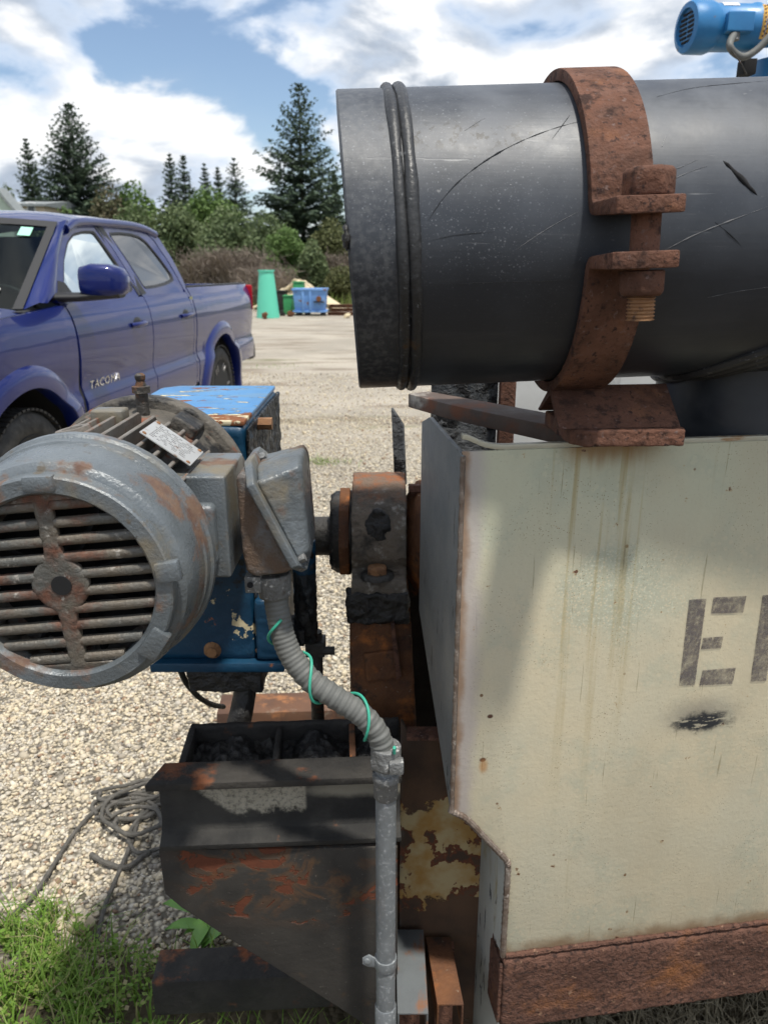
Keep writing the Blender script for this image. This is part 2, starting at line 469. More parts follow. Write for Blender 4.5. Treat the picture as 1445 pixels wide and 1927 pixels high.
# ------------------------------------------------------------------ ground
t = NT('gravel_yard', 0.92, spec=0.2)
vn = t.vor(62, out='Color'); vd = t.vor(62)
sepc = t.n.new('ShaderNodeSeparateColor'); t.l.new(vn, sepc.inputs[0])
peb = t.ramp(sepc.outputs[0], [(0.0, (0.26, 0.235, 0.20)), (0.25, (0.44, 0.395, 0.32)), (0.5, (0.58, 0.51, 0.39)), (0.75, (0.64, 0.58, 0.46)), (1.0, (0.48, 0.45, 0.40))])
peb = t.mix(t.mr(vd, 0.25, 0.75), peb, (0.13, 0.115, 0.09))
far = t.mix(t.mr(t.noise(0.55, 6, 0.6), 0.35, 0.65), (0.36, 0.325, 0.27), (0.49, 0.44, 0.365))
far = t.mix(t.mr(t.noise(1.4, 6, 0.65, t.mapv((0.35, 1.5, 1), (4, 2, 0))), 0.50, 0.62), far, (0.26, 0.215, 0.165))
far = t.mix(t.mr(t.noise(0.8, 6, 0.6, t.mapv((0.4, 1.6, 1), (9, 5, 0))), 0.55, 0.66), far, (0.46, 0.42, 0.36))
far = t.mix(t.mr(t.noise(0.33, 7, 0.65, t.mapv((0.45, 1.3, 1), (2.2, 7.6, 0))), 0.60, 0.68), far, (0.20, 0.195, 0.10))
far = t.mix(t.mr(t.noise(38, 3, 0.7), 0.3, 0.75), t.mix(0.45, far, (0.10, 0.09, 0.075)), far)
dist = t.m('SQRT', t.m('ADD', t.m('MULTIPLY', t.xyz(0), t.xyz(0)), t.m('MULTIPLY', t.xyz(1), t.xyz(1))))
fk = t.mr(t.m('ADD', dist, t.m('MULTIPLY', t.noise(0.9, 4), 4.0)), 5.5, 11.0)
col = t.mix(fk, peb, far)
# bare earth under the grass, and green verge far off
earth = t.mix(t.noise(30, 4), (0.075, 0.06, 0.04), (0.13, 0.105, 0.07))
ew = t.mr(t.m('ADD', t.xyz(1), t.m('MULTIPLY', t.noise(6, 5), 0.5)), 1.52, 1.66, 1.0, 0.0)
col = t.mix(ew, col, earth)
verge = t.mix(t.noise(1.2, 5), (0.07, 0.10, 0.028), (0.15, 0.13, 0.06))
col = t.mix(t.mr(t.m('ADD', t.xyz(1), t.m('MULTIPLY', t.noise(0.4, 5), 5)), 30.5, 33.0), col, verge)
hh = t.m('SUBTRACT', t.m('MULTIPLY', t.m('SUBTRACT', 1.0, vd), t.m('SUBTRACT', 1.0, fk)), t.m('MULTIPLY', t.noise(25, 5, 0.7), -0.35))
M['ground'] = t.done(col, None, t.bump(hh, 0.9, 0.012))
mb = MB()
gx = [-400, -60, -12, -4, -1, 0, 1, 4, 12, 60, 400]; gy = [-60, -10, 0, 1, 2, 4, 8, 16, 32, 60, 120, 600]
for y in gy:
    for x in gx: mb.v.append(V((x, y, 0)))
nx = len(gx)
for j in range(len(gy)-1):
    for i in range(nx-1): mb.f.append([j*nx+i, j*nx+i+1, (j+1)*nx+i+1, (j+1)*nx+i])
g = build('ground', mb, M['ground'], smooth=None); g['kind'] = 'structure'

# loose gravel: real stones near the camera
t = NT('pebble', 0.85, spec=0.25)
rnd = t.n.new('ShaderNodeNewGeometry').outputs['Random Per Island']
pc = t.ramp(rnd, [(0.0, (0.18, 0.16, 0.14)), (0.12, (0.37, 0.325, 0.26)), (0.30, (0.57, 0.49, 0.355)), (0.52, (0.68, 0.58, 0.415)), (0.72, (0.48, 0.44, 0.38)), (0.88, (0.75, 0.68, 0.54)), (0.97, (0.30, 0.20, 0.13)), (1.0, (0.24, 0.16, 0.11))])
pc = t.mix(t.mr(t.noise(160, 4, 0.6), 0.3, 0.7), t.mix(0.2, pc, (0.1, 0.09, 0.07)), pc)
M['pebble'] = t.done(pc, None, t.bump(t.noise(220, 4), 0.4, 0.002))
def stones(name, spots, seed):
    """spots: (x, y, size) arrays; one 20-face stone at each"""
    rng = np.random.default_rng(seed)
    bm = bmesh.new(); bmesh.ops.create_icosphere(bm, subdivisions=1, radius=1.0)
    bv = np.array([v.co[:] for v in bm.verts]); bf = np.array([[v.index for v in f.verts] for f in bm.faces]); bm.free()
    xs, ys, sz = spots; n = len(xs)
    sc = np.stack([rng.uniform(0.75, 1.35, n), rng.uniform(0.65, 1.05, n), rng.uniform(0.38, 0.8, n)], 1)*sz[:, None]
    jit = rng.uniform(0.52, 1.32, (n, len(bv), 1))
    p = bv[None]*jit*sc[:, None, :]
    a = rng.uniform(0, 2*np.pi, n); tl = rng.normal(0, 0.35, n)
    cz, szn = np.cos(tl)[:, None], np.sin(tl)[:, None]
    x2 = p[:, :, 0]*cz - p[:, :, 2]*szn; z2 = p[:, :, 0]*szn + p[:, :, 2]*cz
    ca, sa = np.cos(a)[:, None], np.sin(a)[:, None]
    q = np.stack([x2*ca - p[:, :, 1]*sa + xs[:, None], x2*sa + p[:, :, 1]*ca + ys[:, None], z2 + (sz*rng.uniform(0.05, 0.5, n))[:, None]], 2)
    me = bpy.data.meshes.new(name)
    nv = n*len(bv); f = (bf[None] + (np.arange(n)*len(bv))[:, None, None]).reshape(-1, 3)
    me.vertices.add(nv); me.vertices.foreach_set('co', q.reshape(-1).astype(np.float32))
    me.loops.add(f.size); me.loops.foreach_set('vertex_index', f.reshape(-1).astype(np.int32))
    me.polygons.add(len(f)); me.polygons.foreach_set('loop_start', (np.arange(len(f))*3).astype(np.int32))
    me.update(calc_edges=True); me.validate()
    me.materials.append(M['pebble'])
    ob = bpy.data.objects.new(name, me); COL.objects.link(ob); return ob
rng = np.random.default_rng(11)
def spots_between(n, y0, y1, s0, s1, x0=-0.62, x1=0.25):
    # uniform over the wedge the camera sees
    y = np.sqrt(rng.uniform(y0*y0, y1*y1, n)); x = y*rng.uniform(x0, x1, n)
    s_ = np.exp(rng.normal(0, 0.33, n))*(s0 + s1)*0.46
    keep = np.array([mnoise.noise(V((a*1.3, b*0.9, 4.0))) + 0.5*mnoise.noise(V((a*4, b*3, 9.0))) for a, b in zip(x, y)]) > rng.uniform(-0.75, -0.25, n)
    return x[keep], y[keep], s_[keep]
A = [spots_between(26000, 1.28, 2.6, 0.0036, 0.0088), spots_between(27000, 2.6, 4.4, 0.0045, 0.010), spots_between(20000, 4.4, 7.6, 0.005, 0.011), spots_between(6000, 7.2, 11.0, 0.006, 0.011, -0.2, 0.12)]
go = stones('gravel', tuple(np.concatenate([a[i] for a in A]) for i in range(3)), 5)
tag(go, 'pale tan and grey loose gravel covering the yard', 'gravel', kind='stuff')

# ------------------------------------------------------------------ tank
YT = R(8.5)
TA = V((0.100, 0.955, 0))
TM = Matrix.Translation(TA) @ Matrix.Rotation(YT, 4, 'Z')
TU, TV = V((math.cos(YT), math.sin(YT), 0)), V((-math.sin(YT), math.cos(YT), 0))
def tp(px, py):                      # photo pixel on the tank's front plane, in tank coordinates
    return TM.inverted() @ onplane(px, py, TA, TV)
tank = thing('process_tank', 'cream painted steel process tank with stencilled letters under the black pipe', 'tank', TA, YT)

t = NT('cream_tank_paint', 0.5, spec=0.35)
cream = t.mix(t.mr(t.noise(4.5, 5, 0.6), 0.35, 0.65), (0.585, 0.515, 0.365), (0.54, 0.50, 0.375))
pipe_shade = t.mr(t.m('ADD', t.xyz(2), t.m('MULTIPLY', t.noise(3, 4), 0.2)), 1.05, 1.32)  # greener tank top: the pipe's shade painted into the cream
cream = t.mix(pipe_shade, cream, (0.50, 0.505, 0.375))
# worn zones where the undercoat shows through a lacy skin of paint
lace = t.m('MULTIPLY', t.mr(t.noise(7, 6, 0.62, t.mapv((1, 1, 1), (1.1, 0, 0.35))), 0.50, 0.60), t.mr(t.vor(95, 'F1'), 0.22, 0.42))
cream = t.mix(t.m('MULTIPLY', lace, 0.32), cream, (0.36, 0.40, 0.32))
e1 = tp(1180, 1130)
zone = ellmask(t, (0, 2), (e1.x, e1.z), (0.095, 0.075), 0.4, 3.2, 9)
lz = t.m('MULTIPLY', zone, t.mr(t.vor(240, 'F1', t.mapv((1, 1, 1))), 0.24, 0.44))
cream = t.mix(t.m('MULTIPLY', lz, 0.62), cream, (0.36, 0.39, 0.31))
cream = t.mix(t.m('MULTIPLY', t.m('MULTIPLY', zone, 0.7), t.mr(t.noise(200, 5, 0.7), 0.54, 0.62)), cream, (0.58, 0.60, 0.49))
# specks
sp = t.m('MULTIPLY', t.mr(t.vor(230), 0.20, 0.12), t.mr(t.noise(11, 4), 0.42, 0.62))
cream = t.mix(t.m('MULTIPLY', sp, 0.8), cream, (0.16, 0.11, 0.06))
cream = t.mix(t.m('MULTIPLY', t.mr(t.noise(2.6, 6, 0.65, t.mapv((1, 1, 0.6), (4, 0, 2))), 0.45, 0.7), 0.6), cream, (0.46, 0.40, 0.28))
sp2 = t.mr(t.noise(260, 4, 0.75), 0.57, 0.70)
cream = t.mix(t.m('MULTIPLY', sp2, t.mr(t.noise(14, 5, 0.6), 0.3, 0.7, 0.15, 0.75)), cream, (0.24, 0.20, 0.12))
big = t.mr(t.vor(26, vec=t.mapv((1, 1, 1), (0.3, 0, 0.2))), 0.085, 0.05)
cream = t.mix(t.m('MULTIPLY', big, t.mr(t.noise(5, 3), 0.5, 0.6)), cream, (0.17, 0.09, 0.04))
# water-borne rust running down from the saddle
s0, s1 = tp(1060, 860), tp(1250, 860)
run = t.noise(46, 4, 0.6, t.mapv((1, 1, 0.035), (0.2, 0, 0)))
runz = t.m('MULTIPLY', t.mr(t.xyz(0), s0.x - 0.015, s0.x + 0.02), t.mr(t.xyz(0), s1.x - 0.06, s1.x + 0.02, 1.0, 0.0))
runv = t.mr(t.m('ADD', t.xyz(2), t.m('MULTIPLY', t.noise(30, 3, 0.5, t.mapv((1, 1, 0.0))), 0.5)), 0.75, 1.5)
runm = t.m('MULTIPLY', t.m('MULTIPLY', t.mr(run, 0.50, 0.66), runz), runv)
cream = t.mix(t.m('MULTIPLY', runm, 0.75), cream, (0.33, 0.245, 0.085))
topm = t.m('MULTIPLY', t.mr(t.m('ADD', t.xyz(2), t.m('MULTIPLY', t.noise(40, 3, 0.6, t.mapv((1, 1, 0.15))), 0.05)), 1.215, 1.25), runz)
cream = t.mix(t.m('MULTIPLY', topm, 0.8), cream, (0.30, 0.16, 0.05))
run2 = t.m('MULTIPLY', t.mr(t.noise(38, 5, 0.6, t.mapv((1, 1, 0.03), (3.1, 0, 0))), 0.62, 0.72), 0.30)
cream = t.mix(run2, cream, (0.36, 0.30, 0.16))
# fine slanted scratches
scr = t.mr(t.noise(170, 2, 0.5, t.mapv((1, 1, 0.03), (0, 0, 0), (0, R(16), 0))), 0.67, 0.71)
scr = t.m('MULTIPLY', scr, t.mr(t.noise(6, 4), 0.44, 0.56))
cream = t.mix(t.m('MULTIPLY', scr, 0.7), cream, (0.22, 0.19, 0.11))
# weld heat tint and rust beside the left seam
seam = t.m('ADD', t.xyz(0), t.m('MULTIPLY', t.m('SUBTRACT', t.noise(16, 5), 0.5), 0.03))
cream = t.mix(t.m('MULTIPLY', t.mr(seam, 0.018, 0.040, 1.0, 0.0), 0.75), cream, (0.42, 0.37, 0.36))
cream = t.mix(t.m('MULTIPLY', t.mr(seam, 0.004, 0.016, 1.0, 0.0), 0.8), cream, (0.27, 0.16, 0.09))
lo_z = tp(960, 1795).z
base_r = t.mr(t.m('ADD', t.xyz(2), t.m('MULTIPLY', t.m('SUBTRACT', t.noise(22, 5), 0.5), 0.06)), lo_z, lo_z + 0.035, 1.0, 0.0)
cream = t.mix(t.m('MULTIPLY', base_r, 0.8), cream, (0.22, 0.13, 0.065))
# a few deeper chips down to rust
cp_ = t.mr(t.noise(34, 6, 0.62, t.mapv((1, 1, 1.1), (6, 2, 1))), 0.675, 0.69)
cream = t.mix(t.mr(t.noise(34, 6, 0.62, t.mapv((1, 1, 1.1), (6, 2, 1))), 0.645, 0.675, 0.0, 0.5), cream, (0.40, 0.27, 0.13))
cream = t.mix(cp_, cream, (0.13, 0.065, 0.04))
# two rusty pin holes
for (qx, qy, rr) in ((922, 1348, 0.0042), (908, 1430, 0.0045)):
    q = tp(qx, qy)
    cream = t.mix(ellmask(t, (0, 2), (q.x, q.z), (rr, rr*0.8), 0.3, 0.6, 120), cream, (0.10, 0.05, 0.035))
q = tp(909, 1442)
cream = t.mix(t.m('MULTIPLY', ellmask(t, (0, 2), (q.x, q.z), (0.006, 0.011), 0.6, 0.6, 80), 0.7), cream, (0.45, 0.22, 0.07))
# the black smear under the letters
b1 = tp(1322, 1358)
b2 = tp(1318, 1345)
halo = ellmask(t, (0, 2), (b2.x, b2.z), (0.050, 0.026), 0.75, 0.7, 60)
cream = t.mix(t.m('MULTIPLY', halo, 0.55), cream, (0.14, 0.135, 0.125))
smear = t.m('MULTIPLY', ellmask(t, (0, 2), (b1.x, b1.z), (0.044, 0.016), 0.35, 2.0, 42), t.mr(t.noise(170, 4, 0.6, t.mapv((0.35, 1, 1), (0, 0, 0), (0, R(-20), 0))), 0.40, 0.46))
cream = t.mix(smear, cream, (0.028, 0.03, 0.034))
tb = t.m('ADD', t.m('MULTIPLY', t.noise(120, 4, 0.6), 0.7), t.m('ADD', t.m('MULTIPLY', t.noise(9, 3), 1.0), t.m('MULTIPLY', t.noise(3.5, 2), 4.0)))
M['tank'] = t.done(cream, t.mixf(t.noise(20, 4), 0.42, 0.62), t.bump(tb, 0.22, 0.004))
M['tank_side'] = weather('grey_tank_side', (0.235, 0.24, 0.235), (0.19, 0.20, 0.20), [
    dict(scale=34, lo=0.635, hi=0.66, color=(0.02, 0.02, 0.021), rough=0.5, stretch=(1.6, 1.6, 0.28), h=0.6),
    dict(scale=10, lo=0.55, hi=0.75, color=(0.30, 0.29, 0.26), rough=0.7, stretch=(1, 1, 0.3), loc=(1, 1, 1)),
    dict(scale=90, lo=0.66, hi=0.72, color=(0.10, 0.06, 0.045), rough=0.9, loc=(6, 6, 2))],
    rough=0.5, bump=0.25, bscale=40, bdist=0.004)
M['leg_paint'] = weather('chipped_white_paint', (0.47, 0.48, 0.44), (0.40, 0.41, 0.38), [
    dict(scale=40, lo=0.62, hi=0.65, color=(0.05, 0.055, 0.06), rough=0.8, stretch=(1.5, 1.5, 0.3), h=-0.6),
    dict(scale=12, lo=0.60, hi=0.72, color=(0.30, 0.24, 0.10), rough=0.8, stretch=(1, 1, .25), loc=(1, 8, 1))],
    rough=0.6, bump=0.35, bscale=60)
M['weld'] = weather('weld_bead', (0.24, 0.20, 0.17), (0.15, 0.11, 0.085), [
    dict(scale=90, lo=0.56, hi=0.68, color=(0.36, 0.32, 0.28), rough=0.4)], rough=0.5, metal=0.3, bump=0.5, bscale=220, bdist=0.003, vscale=50)
M['rim'] = weather('pale_metal_rim', (0.55, 0.52, 0.40), (0.47, 0.45, 0.36), [
    dict(scale=30, lo=0.56, hi=0.68, color=(0.30, 0.15, 0.05), rough=0.9, stretch=(0.3, 1, 1))], rough=0.4, metal=0.2, bump=0.2, bscale=80)
M['beam_rust'] = weather('base_beam_rust', (0.10, 0.052, 0.038), (0.15, 0.077, 0.055), [
    dict(scale=120, lo=0.50, hi=0.64, color=(0.055, 0.033, 0.027), rough=0.95),
    dict(scale=6, lo=0.52, hi=0.72, nr=0.75, color=(0.24, 0.10, 0.04), rough=0.95, loc=(3, 8, 1.5)),
    dict(scale=60, lo=0.64, hi=0.72, color=(0.33, 0.20, 0.13), rough=0.9, loc=(5, 2, 2))],
    rough=0.92, bump=1.0, bscale=170, bdist=0.006, spec=0.2, vscale=14)

def tw(u, v, z): return TM @ V((u, v, z))
TW = 0.95                                            # width of the tank to the right
zt = tp(876, 850).z
cA, cB, cC = tp(872, 1540), tp(955, 1627), tp(950, 1800)
zb = cC.z
out = [(0.0, zt), (TW, zt + 0.002), (TW, zb), (cC.x, zb), (cB.x, cB.z + 0.006), (cB.x - 0.006, cB.z + 0.016), (cA.x + 0.004, cA.z), (0.0, cA.z + 0.014)]
mb = MB().prism([tw(u, 0, z) for u, z in out], TV*0.006)
build('front_panel', mb, M['tank'], tank, bevel=0.0012, segs=2)
# left panel: leans back from the corner, its foot cut on a rising line
LB = 0.262
wall_l = [(0.0, zt - 0.004), (0.0, cA.z + 0.01), (LB, 0.885), (LB, zt - 0.012), (0.205, zt + 0.006)]
def lx(v): return -0.001 - 0.0*v
mb = MB().prism([tw(lx(v), v, z) for v, z in wall_l][::-1], TU*0.006)
lp = build('side_panel', mb, M['tank_side'], tank, bevel=0.0008)
# lower side wall below the step
mb = MB().prism([tw(cB.x + 0.001, v, z) for v, z in ((0.007, 0.02), (0.007, cB.z), (0.24, cB.z + 0.10), (0.24, 0.02))], TU*0.006)
build('lower_side_panel', mb, M['leg_paint'], tank, bevel=0.0008)
# sloping underside between the two
mb = MB().prism([tw(0.006, 0.008, cA.z + 0.012), tw(cB.x, 0.008, cB.z + 0.004), tw(cB.x, 0.24, cB.z + 0.10), tw(0.006, 0.258, 0.885)], V((0, 0, 0.004)))
build('underside_plate', mb, M['tar'], tank)
# seam bead down the corner, across the step and down the lower corner
path = [tw(0.0, -0.001, zt - 0.006)] + [tw(0.0, -0.001, z) for z in np.linspace(zt - 0.02, cA.z + 0.03, 60)]
path += catmull([tw(0.0, -0.001, cA.z + 0.016), tw(cA.x + 0.004, -0.002, cA.z), tw((cA.x + cB.x)/2, -0.002, (cA.z + cB.z)/2 + 0.006), tw(cB.x - 0.006, -0.002, cB.z + 0.014), tw(cB.x, -0.002, cB.z + 0.002)], 12)
path += [tw(cB.x, -0.002, z) for z in np.linspace(cB.z - 0.006, zb + 0.004, 40)]
rr = [0.0030 + 0.0007*math.sin(i*2.4) + 0.0004*random.Random(i).random() + (0.0018 if i > 60 else 0) for i in range(len(path))]
build('weld_seam', MB().tube(path, rr, 8), M['weld'], tank)
path = [tw(u, -0.002, zb + 0.004) for u in np.linspace(cC.x, TW, 90)]
build('base_weld_seam', MB().tube(path, [0.0045 + 0.0022*mnoise.noise(V((i*0.31, 2.2, 0))) + 0.0008*math.sin(i*2.9) for i in range(90)], 8), M['beam_rust'], tank)
# top rim strip with its loose curled end
edge = [tw(u, 0.002, zt + 0.0035) for u in np.linspace(TW, 0.075, 20)] + [tw(0.05, 0.001, zt + 0.004), tw(0.03, -0.002, zt + 0.008), tw(0.014, -0.006, zt + 0.015), tw(0.004, -0.009, zt + 0.020), tw(-0.003, -0.010, zt + 0.0215)]
path = catmull(edge, 3)
lo = []
for i, p in enumerate(path):
    k = min(1.0, max(0.0, (i - 55)/12.0)); w = 0.010
    lo.append([p + V((0, 0, -0.0035)), p + V((0, 0, 0.0035)), p + TV*w + V((0, 0, 0.0035)), p + TV*w + V((0, 0, -0.0035))])
build('rim_strip', MB().loft(lo), M['rim'], tank, bevel=0.0012)
# rusted base beam
hb = zb - tp(960, 1925).z
mb = MB().prism([tw(cC.x - 0.004, v, z) for v, z in ((-0.008, zb - 0.006), (-0.010, zb - 0.022), (-0.010, zb - hb), (0.06, zb - hb), (0.06, zb - 0.001), (-0.002, zb - 0.001))], TU*(TW - cC.x))
build('base_beam', mb, M['beam_rust'], tank, voxel=0.0032, lump=(0.0016, 60))
build('beam_end_plate', MB().prism([tw(cC.x - 0.010, v, z) for v, z in ((-0.006, zb - 0.01), (-0.006, zb - hb + 0.012), (0.05, zb - hb + 0.012), (0.05, zb - 0.01))], TU*0.006), M['beam_rust'], tank, voxel=0.0025, lump=(0.001, 90))
build('support_leg', MB().prism([tw(u, v, zb - hb) for u, v in ((0.86, 0.0), (0.93, 0.0), (0.93, 0.06), (0.86, 0.06))], V((0, 0, -(zb - hb)))), M['beam_rust'], tank)
# far side and end of the tank, seen through the gap under the pipe
M['inner_tar'] = weather('tarred_tank_wall', (0.05, 0.055, 0.06), (0.12, 0.125, 0.13), [
    dict(scale=26, lo=0.50, hi=0.56, color=(0.010, 0.010, 0.011), rough=0.45, h=0.9)], rough=0.5, bump=0.8, bscale=60, bdist=0.01)
M['white_sheet'] = weather('white_sheet_metal', (0.72, 0.73, 0.72), (0.62, 0.63, 0.62), [
    dict(scale=8, lo=0.58, hi=0.68, color=(0.40, 0.41, 0.41), rough=0.6, stretch=(1, 1, .3))], rough=0.45, bump=0.1, bscale=30)
build('far_panel', MB().box((0.19, 1.86, 0.55), (1.1, 1.875, 1.36)), M['white_sheet'], tank)
build('end_panel', MB().box((0.10, 1.62, 0.55), (0.2395, 1.635, 1.40)), M['inner_tar'], tank)
build('lower_end_panel', MB().box((0.030, 1.60, 0.02), (0.30, 1.612, 0.905)), M['tar'], tank)
build('stiffener_bar', MB().box((0.2405, 1.585, 0.6), (0.272, 1.62, 1.40)), M['rust'], tank, bevel=0.003)
build('hopper_floor', MB().prism([tw(0.02, 0.02, 0.9), tw(TW, 0.02, 0.72), tw(TW, 0.9, 0.72), tw(0.02, 0.9, 0.9)], V((0, 0, -0.01))), M['tar'], tank)

# stencilled letters, half worn away
t = NT('worn_stencil_paint', 0.7, spec=0.2)
al = t.m('MULTIPLY', t.mr(t.noise(210, 6, 0.75), 0.26, 0.62), t.mr(t.noise(26, 5, 0.65), 0.32, 0.66, 0.22, 0.74))
t.done(t.mix(t.noise(40, 4), (0.15, 0.128, 0.13), (0.19, 0.17, 0.165)))
tr = t.n.new('ShaderNodeBsdfTransparent'); mx = t.n.new('ShaderNodeMixShader')
t.l.new(al, mx.inputs[0]); t.l.new(tr.outputs[0], mx.inputs[1]); t.l.new(t.p.outputs[0], mx.inputs[2])
t.l.new(mx.outputs[0], t.out.inputs['Surface']); M['stencil'] = t.mat
def tmark(name, pxs):
    q = [TM @ (tp(a, b) + V((0, -0.0012, 0))) for a, b in pxs]
    return build(name, MB().prism(q, TV*0.0006), M['stencil'], tank, smooth=None)
le = tmark('stencil_letter', [(1296, 1128), (1328, 1126), (1306, 1288), (1277, 1290)]); le['label'] = 'faded dark letter E'
tmark('letter_bar', [(1341, 1124), (1403, 1121), (1397, 1152), (1337, 1154)]).parent = le
tmark('letter_bar', [(1322, 1200), (1360, 1197), (1355, 1219), (1318, 1221)]).parent = le
tmark('letter_bar', [(1321, 1261), (1383, 1256), (1377, 1286), (1315, 1289)]).parent = le
l2 = tmark('stencil_letter', [(1434, 1120), (1466, 1118), (1440, 1281), (1411, 1282)]); l2['label'] = 'faded dark letter cut by the picture edge'

# ------------------------------------------------------------------ black pipe
t = NT('black_polyethylene', 0.40, spec=0.5)
pcx = t.mix(t.mr(t.noise(6, 5, 0.6), 0.35, 0.7), (0.020, 0.024, 0.032), (0.033, 0.038, 0.048))
ax = t.noise(60, 4, 0.6, t.mapv((0.06, 1, 1)))
pcx = t.mix(t.m('MULTIPLY', t.mr(ax, 0.5, 0.75), 0.18), pcx, (0.075, 0.078, 0.082))
# dried splashes
ds = t.m('MULTIPLY', t.m('MAXIMUM', t.mr(t.vor(190), 0.24, 0.14), t.m('MULTIPLY', t.mr(t.vor(420, vec=t.mapv((1, 1, 1), (.3, .7, .1))), 0.30, 0.18), 0.6)), t.mr(t.noise(260, 2), 0.42, 0.58))
dz = t.m('MULTIPLY', t.mr(t.xyz(0), 0.10, 0.36, 1.0, 0.12), t.mr(t.noise(7, 4), 0.36, 0.6, 0.25, 1.0))
ds = t.m('MULTIPLY', t.m('MULTIPLY', ds, dz), t.mr(t.xyz(2), -0.15, 0.02))
pcx = t.mix(t.m('MULTIPLY', ds, 0.5), pcx, (0.27, 0.285, 0.31))
dust = t.m('MULTIPLY', t.mr(t.xyz(2), -0.05, 0.16), t.mr(t.noise(11, 6, 0.65), 0.35, 0.7, 0.25, 1.0))
pcx = t.mix(t.m('MULTIPLY', dust, 0.42), pcx, (0.15, 0.165, 0.19))
lf = t.mr(t.xyz(0), 0.05, 0.075, 1.0, 0.0)
pcx = t.mix(t.m('MULTIPLY', t.m('MULTIPLY', lf, t.mr(t.noise(140, 3), 0.4, 0.7)), 0.4), pcx, (0.13, 0.135, 0.14))
# pale scuffs and scratches
s1_ = t.mr(t.noise(120, 2, 0.5, t.mapv((0.07, 0.5, 1.4), (0, 0, 0), (0, R(-24), 0))), 0.70, 0.73)
s2_ = t.mr(t.noise(90, 2, 0.5, t.mapv((0.10, 0.6, 1.5), (5, 1, 2), (0, R(-42), 0))), 0.715, 0.74)
s3_ = t.mr(t.noise(150, 2, 0.5, t.mapv((0.5, 0.12, 1.3), (2, 4, 1), (0, R(28), 0))), 0.72, 0.745)
sc_ = t.m('MULTIPLY', t.m('ADD', t.m('ADD', s1_, s2_), s3_), t.mr(t.noise(5, 4, 0.6, t.mapv((1, 1, 1), (3, 3, 1))), 0.42, 0.58))
sc_ = t.m('MULTIPLY', sc_, t.mr(t.xyz(2), -0.03, 0.05))
pcx = t.mix(t.m('MULTIPLY', sc_, 0.55), pcx, (0.34, 0.34, 0.34))
tarz = t.m('MULTIPLY', t.mr(t.noise(75, 6, 0.7, t.mapv((1, 1, 0.8), (0, 0, 0), (0, R(35), 0))), 0.53, 0.575), ellmask(t, (0, 2), (0.128, 0.110), (0.085, 0.014), 0.5, 1.1, 22))
pcx = t.mix(tarz, pcx, (0.006, 0.006, 0.007))
rgh = t.mixf(t.mr(t.noise(9, 6, 0.65), 0.3, 0.7), 0.30, 0.50)
rgh = t.mixf(dust, rgh, 0.56)
nb = t.m('ADD', t.m('MULTIPLY', ax, 0.28), t.m('MULTIPLY', t.noise(14, 4), 0.6))
nb = t.m('SUBTRACT', nb, t.m('MULTIPLY', sc_, 0.5))
M['pipe'] = t.done(pcx, rgh, t.bump(nb, 0.22, 0.004))
M['bead'] = weather('fused_plastic_bead', (0.018, 0.019, 0.021), (0.035, 0.036, 0.038), [
    dict(scale=150, lo=0.60, hi=0.70, color=(0.16, 0.165, 0.17), rough=0.8),
    dict(scale=20, lo=0.62, hi=0.7, color=(0.05, 0.03, 0.015), rough=0.8, loc=(4, 4, 1))], rough=0.42, bump=0.5, bscale=70, bdist=0.004, spec=0.5)
PR = 0.178
P0 = V((-0.046, 1.040, 1.4720)); PYAW, PTILT = R(2.6), R(2.0)
PAX = V((math.cos(PYAW)*math.cos(PTILT), math.sin(PYAW)*math.cos(PTILT), math.sin(PTILT)))
PFR = V((math.sin(PYAW), -math.cos(PYAW), 0)); PUP = PFR.cross(PAX)*-1
if PUP.z < 0: PUP = -PUP
def pp(tt, ang, r):                     # along the axis, angle up from the camera side, radius
    return P0 + PAX*tt + (PFR*math.cos(ang) + PUP*math.sin(ang))*r
pipe = thing('plastic_pipe', 'large scuffed black plastic pipe with a double fusion bead, clamped above the tank', 'pipe', P0)
nseg = 128
def pring(tt, r): return [pp(tt - (0.006*math.sin(2*math.pi*i/nseg) if tt < 0.01 else 0), 2*math.pi*i/nseg, r) for i in range(nseg)]
mb = MB().loft([pring(0.0, PR-0.018), pring(0.0, PR-0.002), pring(0.002, PR)] + [pring(x, PR) for x in np.linspace(0.02, 1.3, 40)] + [pring(1.3, PR-0.018)] + [pring(x, PR-0.018) for x in np.linspace(1.28, 0.0, 12)], cap=False)
build('pipe_wall', mb, M['pipe'], pipe)
for tt, r in ((0.0575, 0.0064), (0.0705, 0.0072)):
    mb = MB(); n = 120; m_ = 12
    for i in range(n):
        a = 2*math.pi*i/n; rr = r*(1 + 0.22*mnoise.noise(V((math.cos(a)*4, math.sin(a)*4, tt*90))))
        for k in range(m_):
            f = 2*math.pi*k/m_
            mb.v.append(pp(tt - 0.004*math.sin(a) + rr*1.05*math.sin(f) + 0.0008*mnoise.noise(V((math.cos(a)*5, math.sin(a)*5, 3+tt*50))), a, PR - rr*0.15 + rr*math.cos(f)))
    for i in range(n):
        for k in range(m_): mb.f.append([i*m_+k, ((i+1) % n)*m_+k, ((i+1) % n)*m_+(k+1) % m_, i*m_+(k+1) % m_])
    build('fusion_bead', mb, M['bead'], pipe)
# a ragged plastic burr on the open end
build('end_burr', MB().sphere(pp(-0.002, R(2), PR + 0.001), 0.012, sc=(0.35, 0.5, 1.2)), M['tar_lump'], pipe, voxel=0.0018, lump=(0.003, 160))
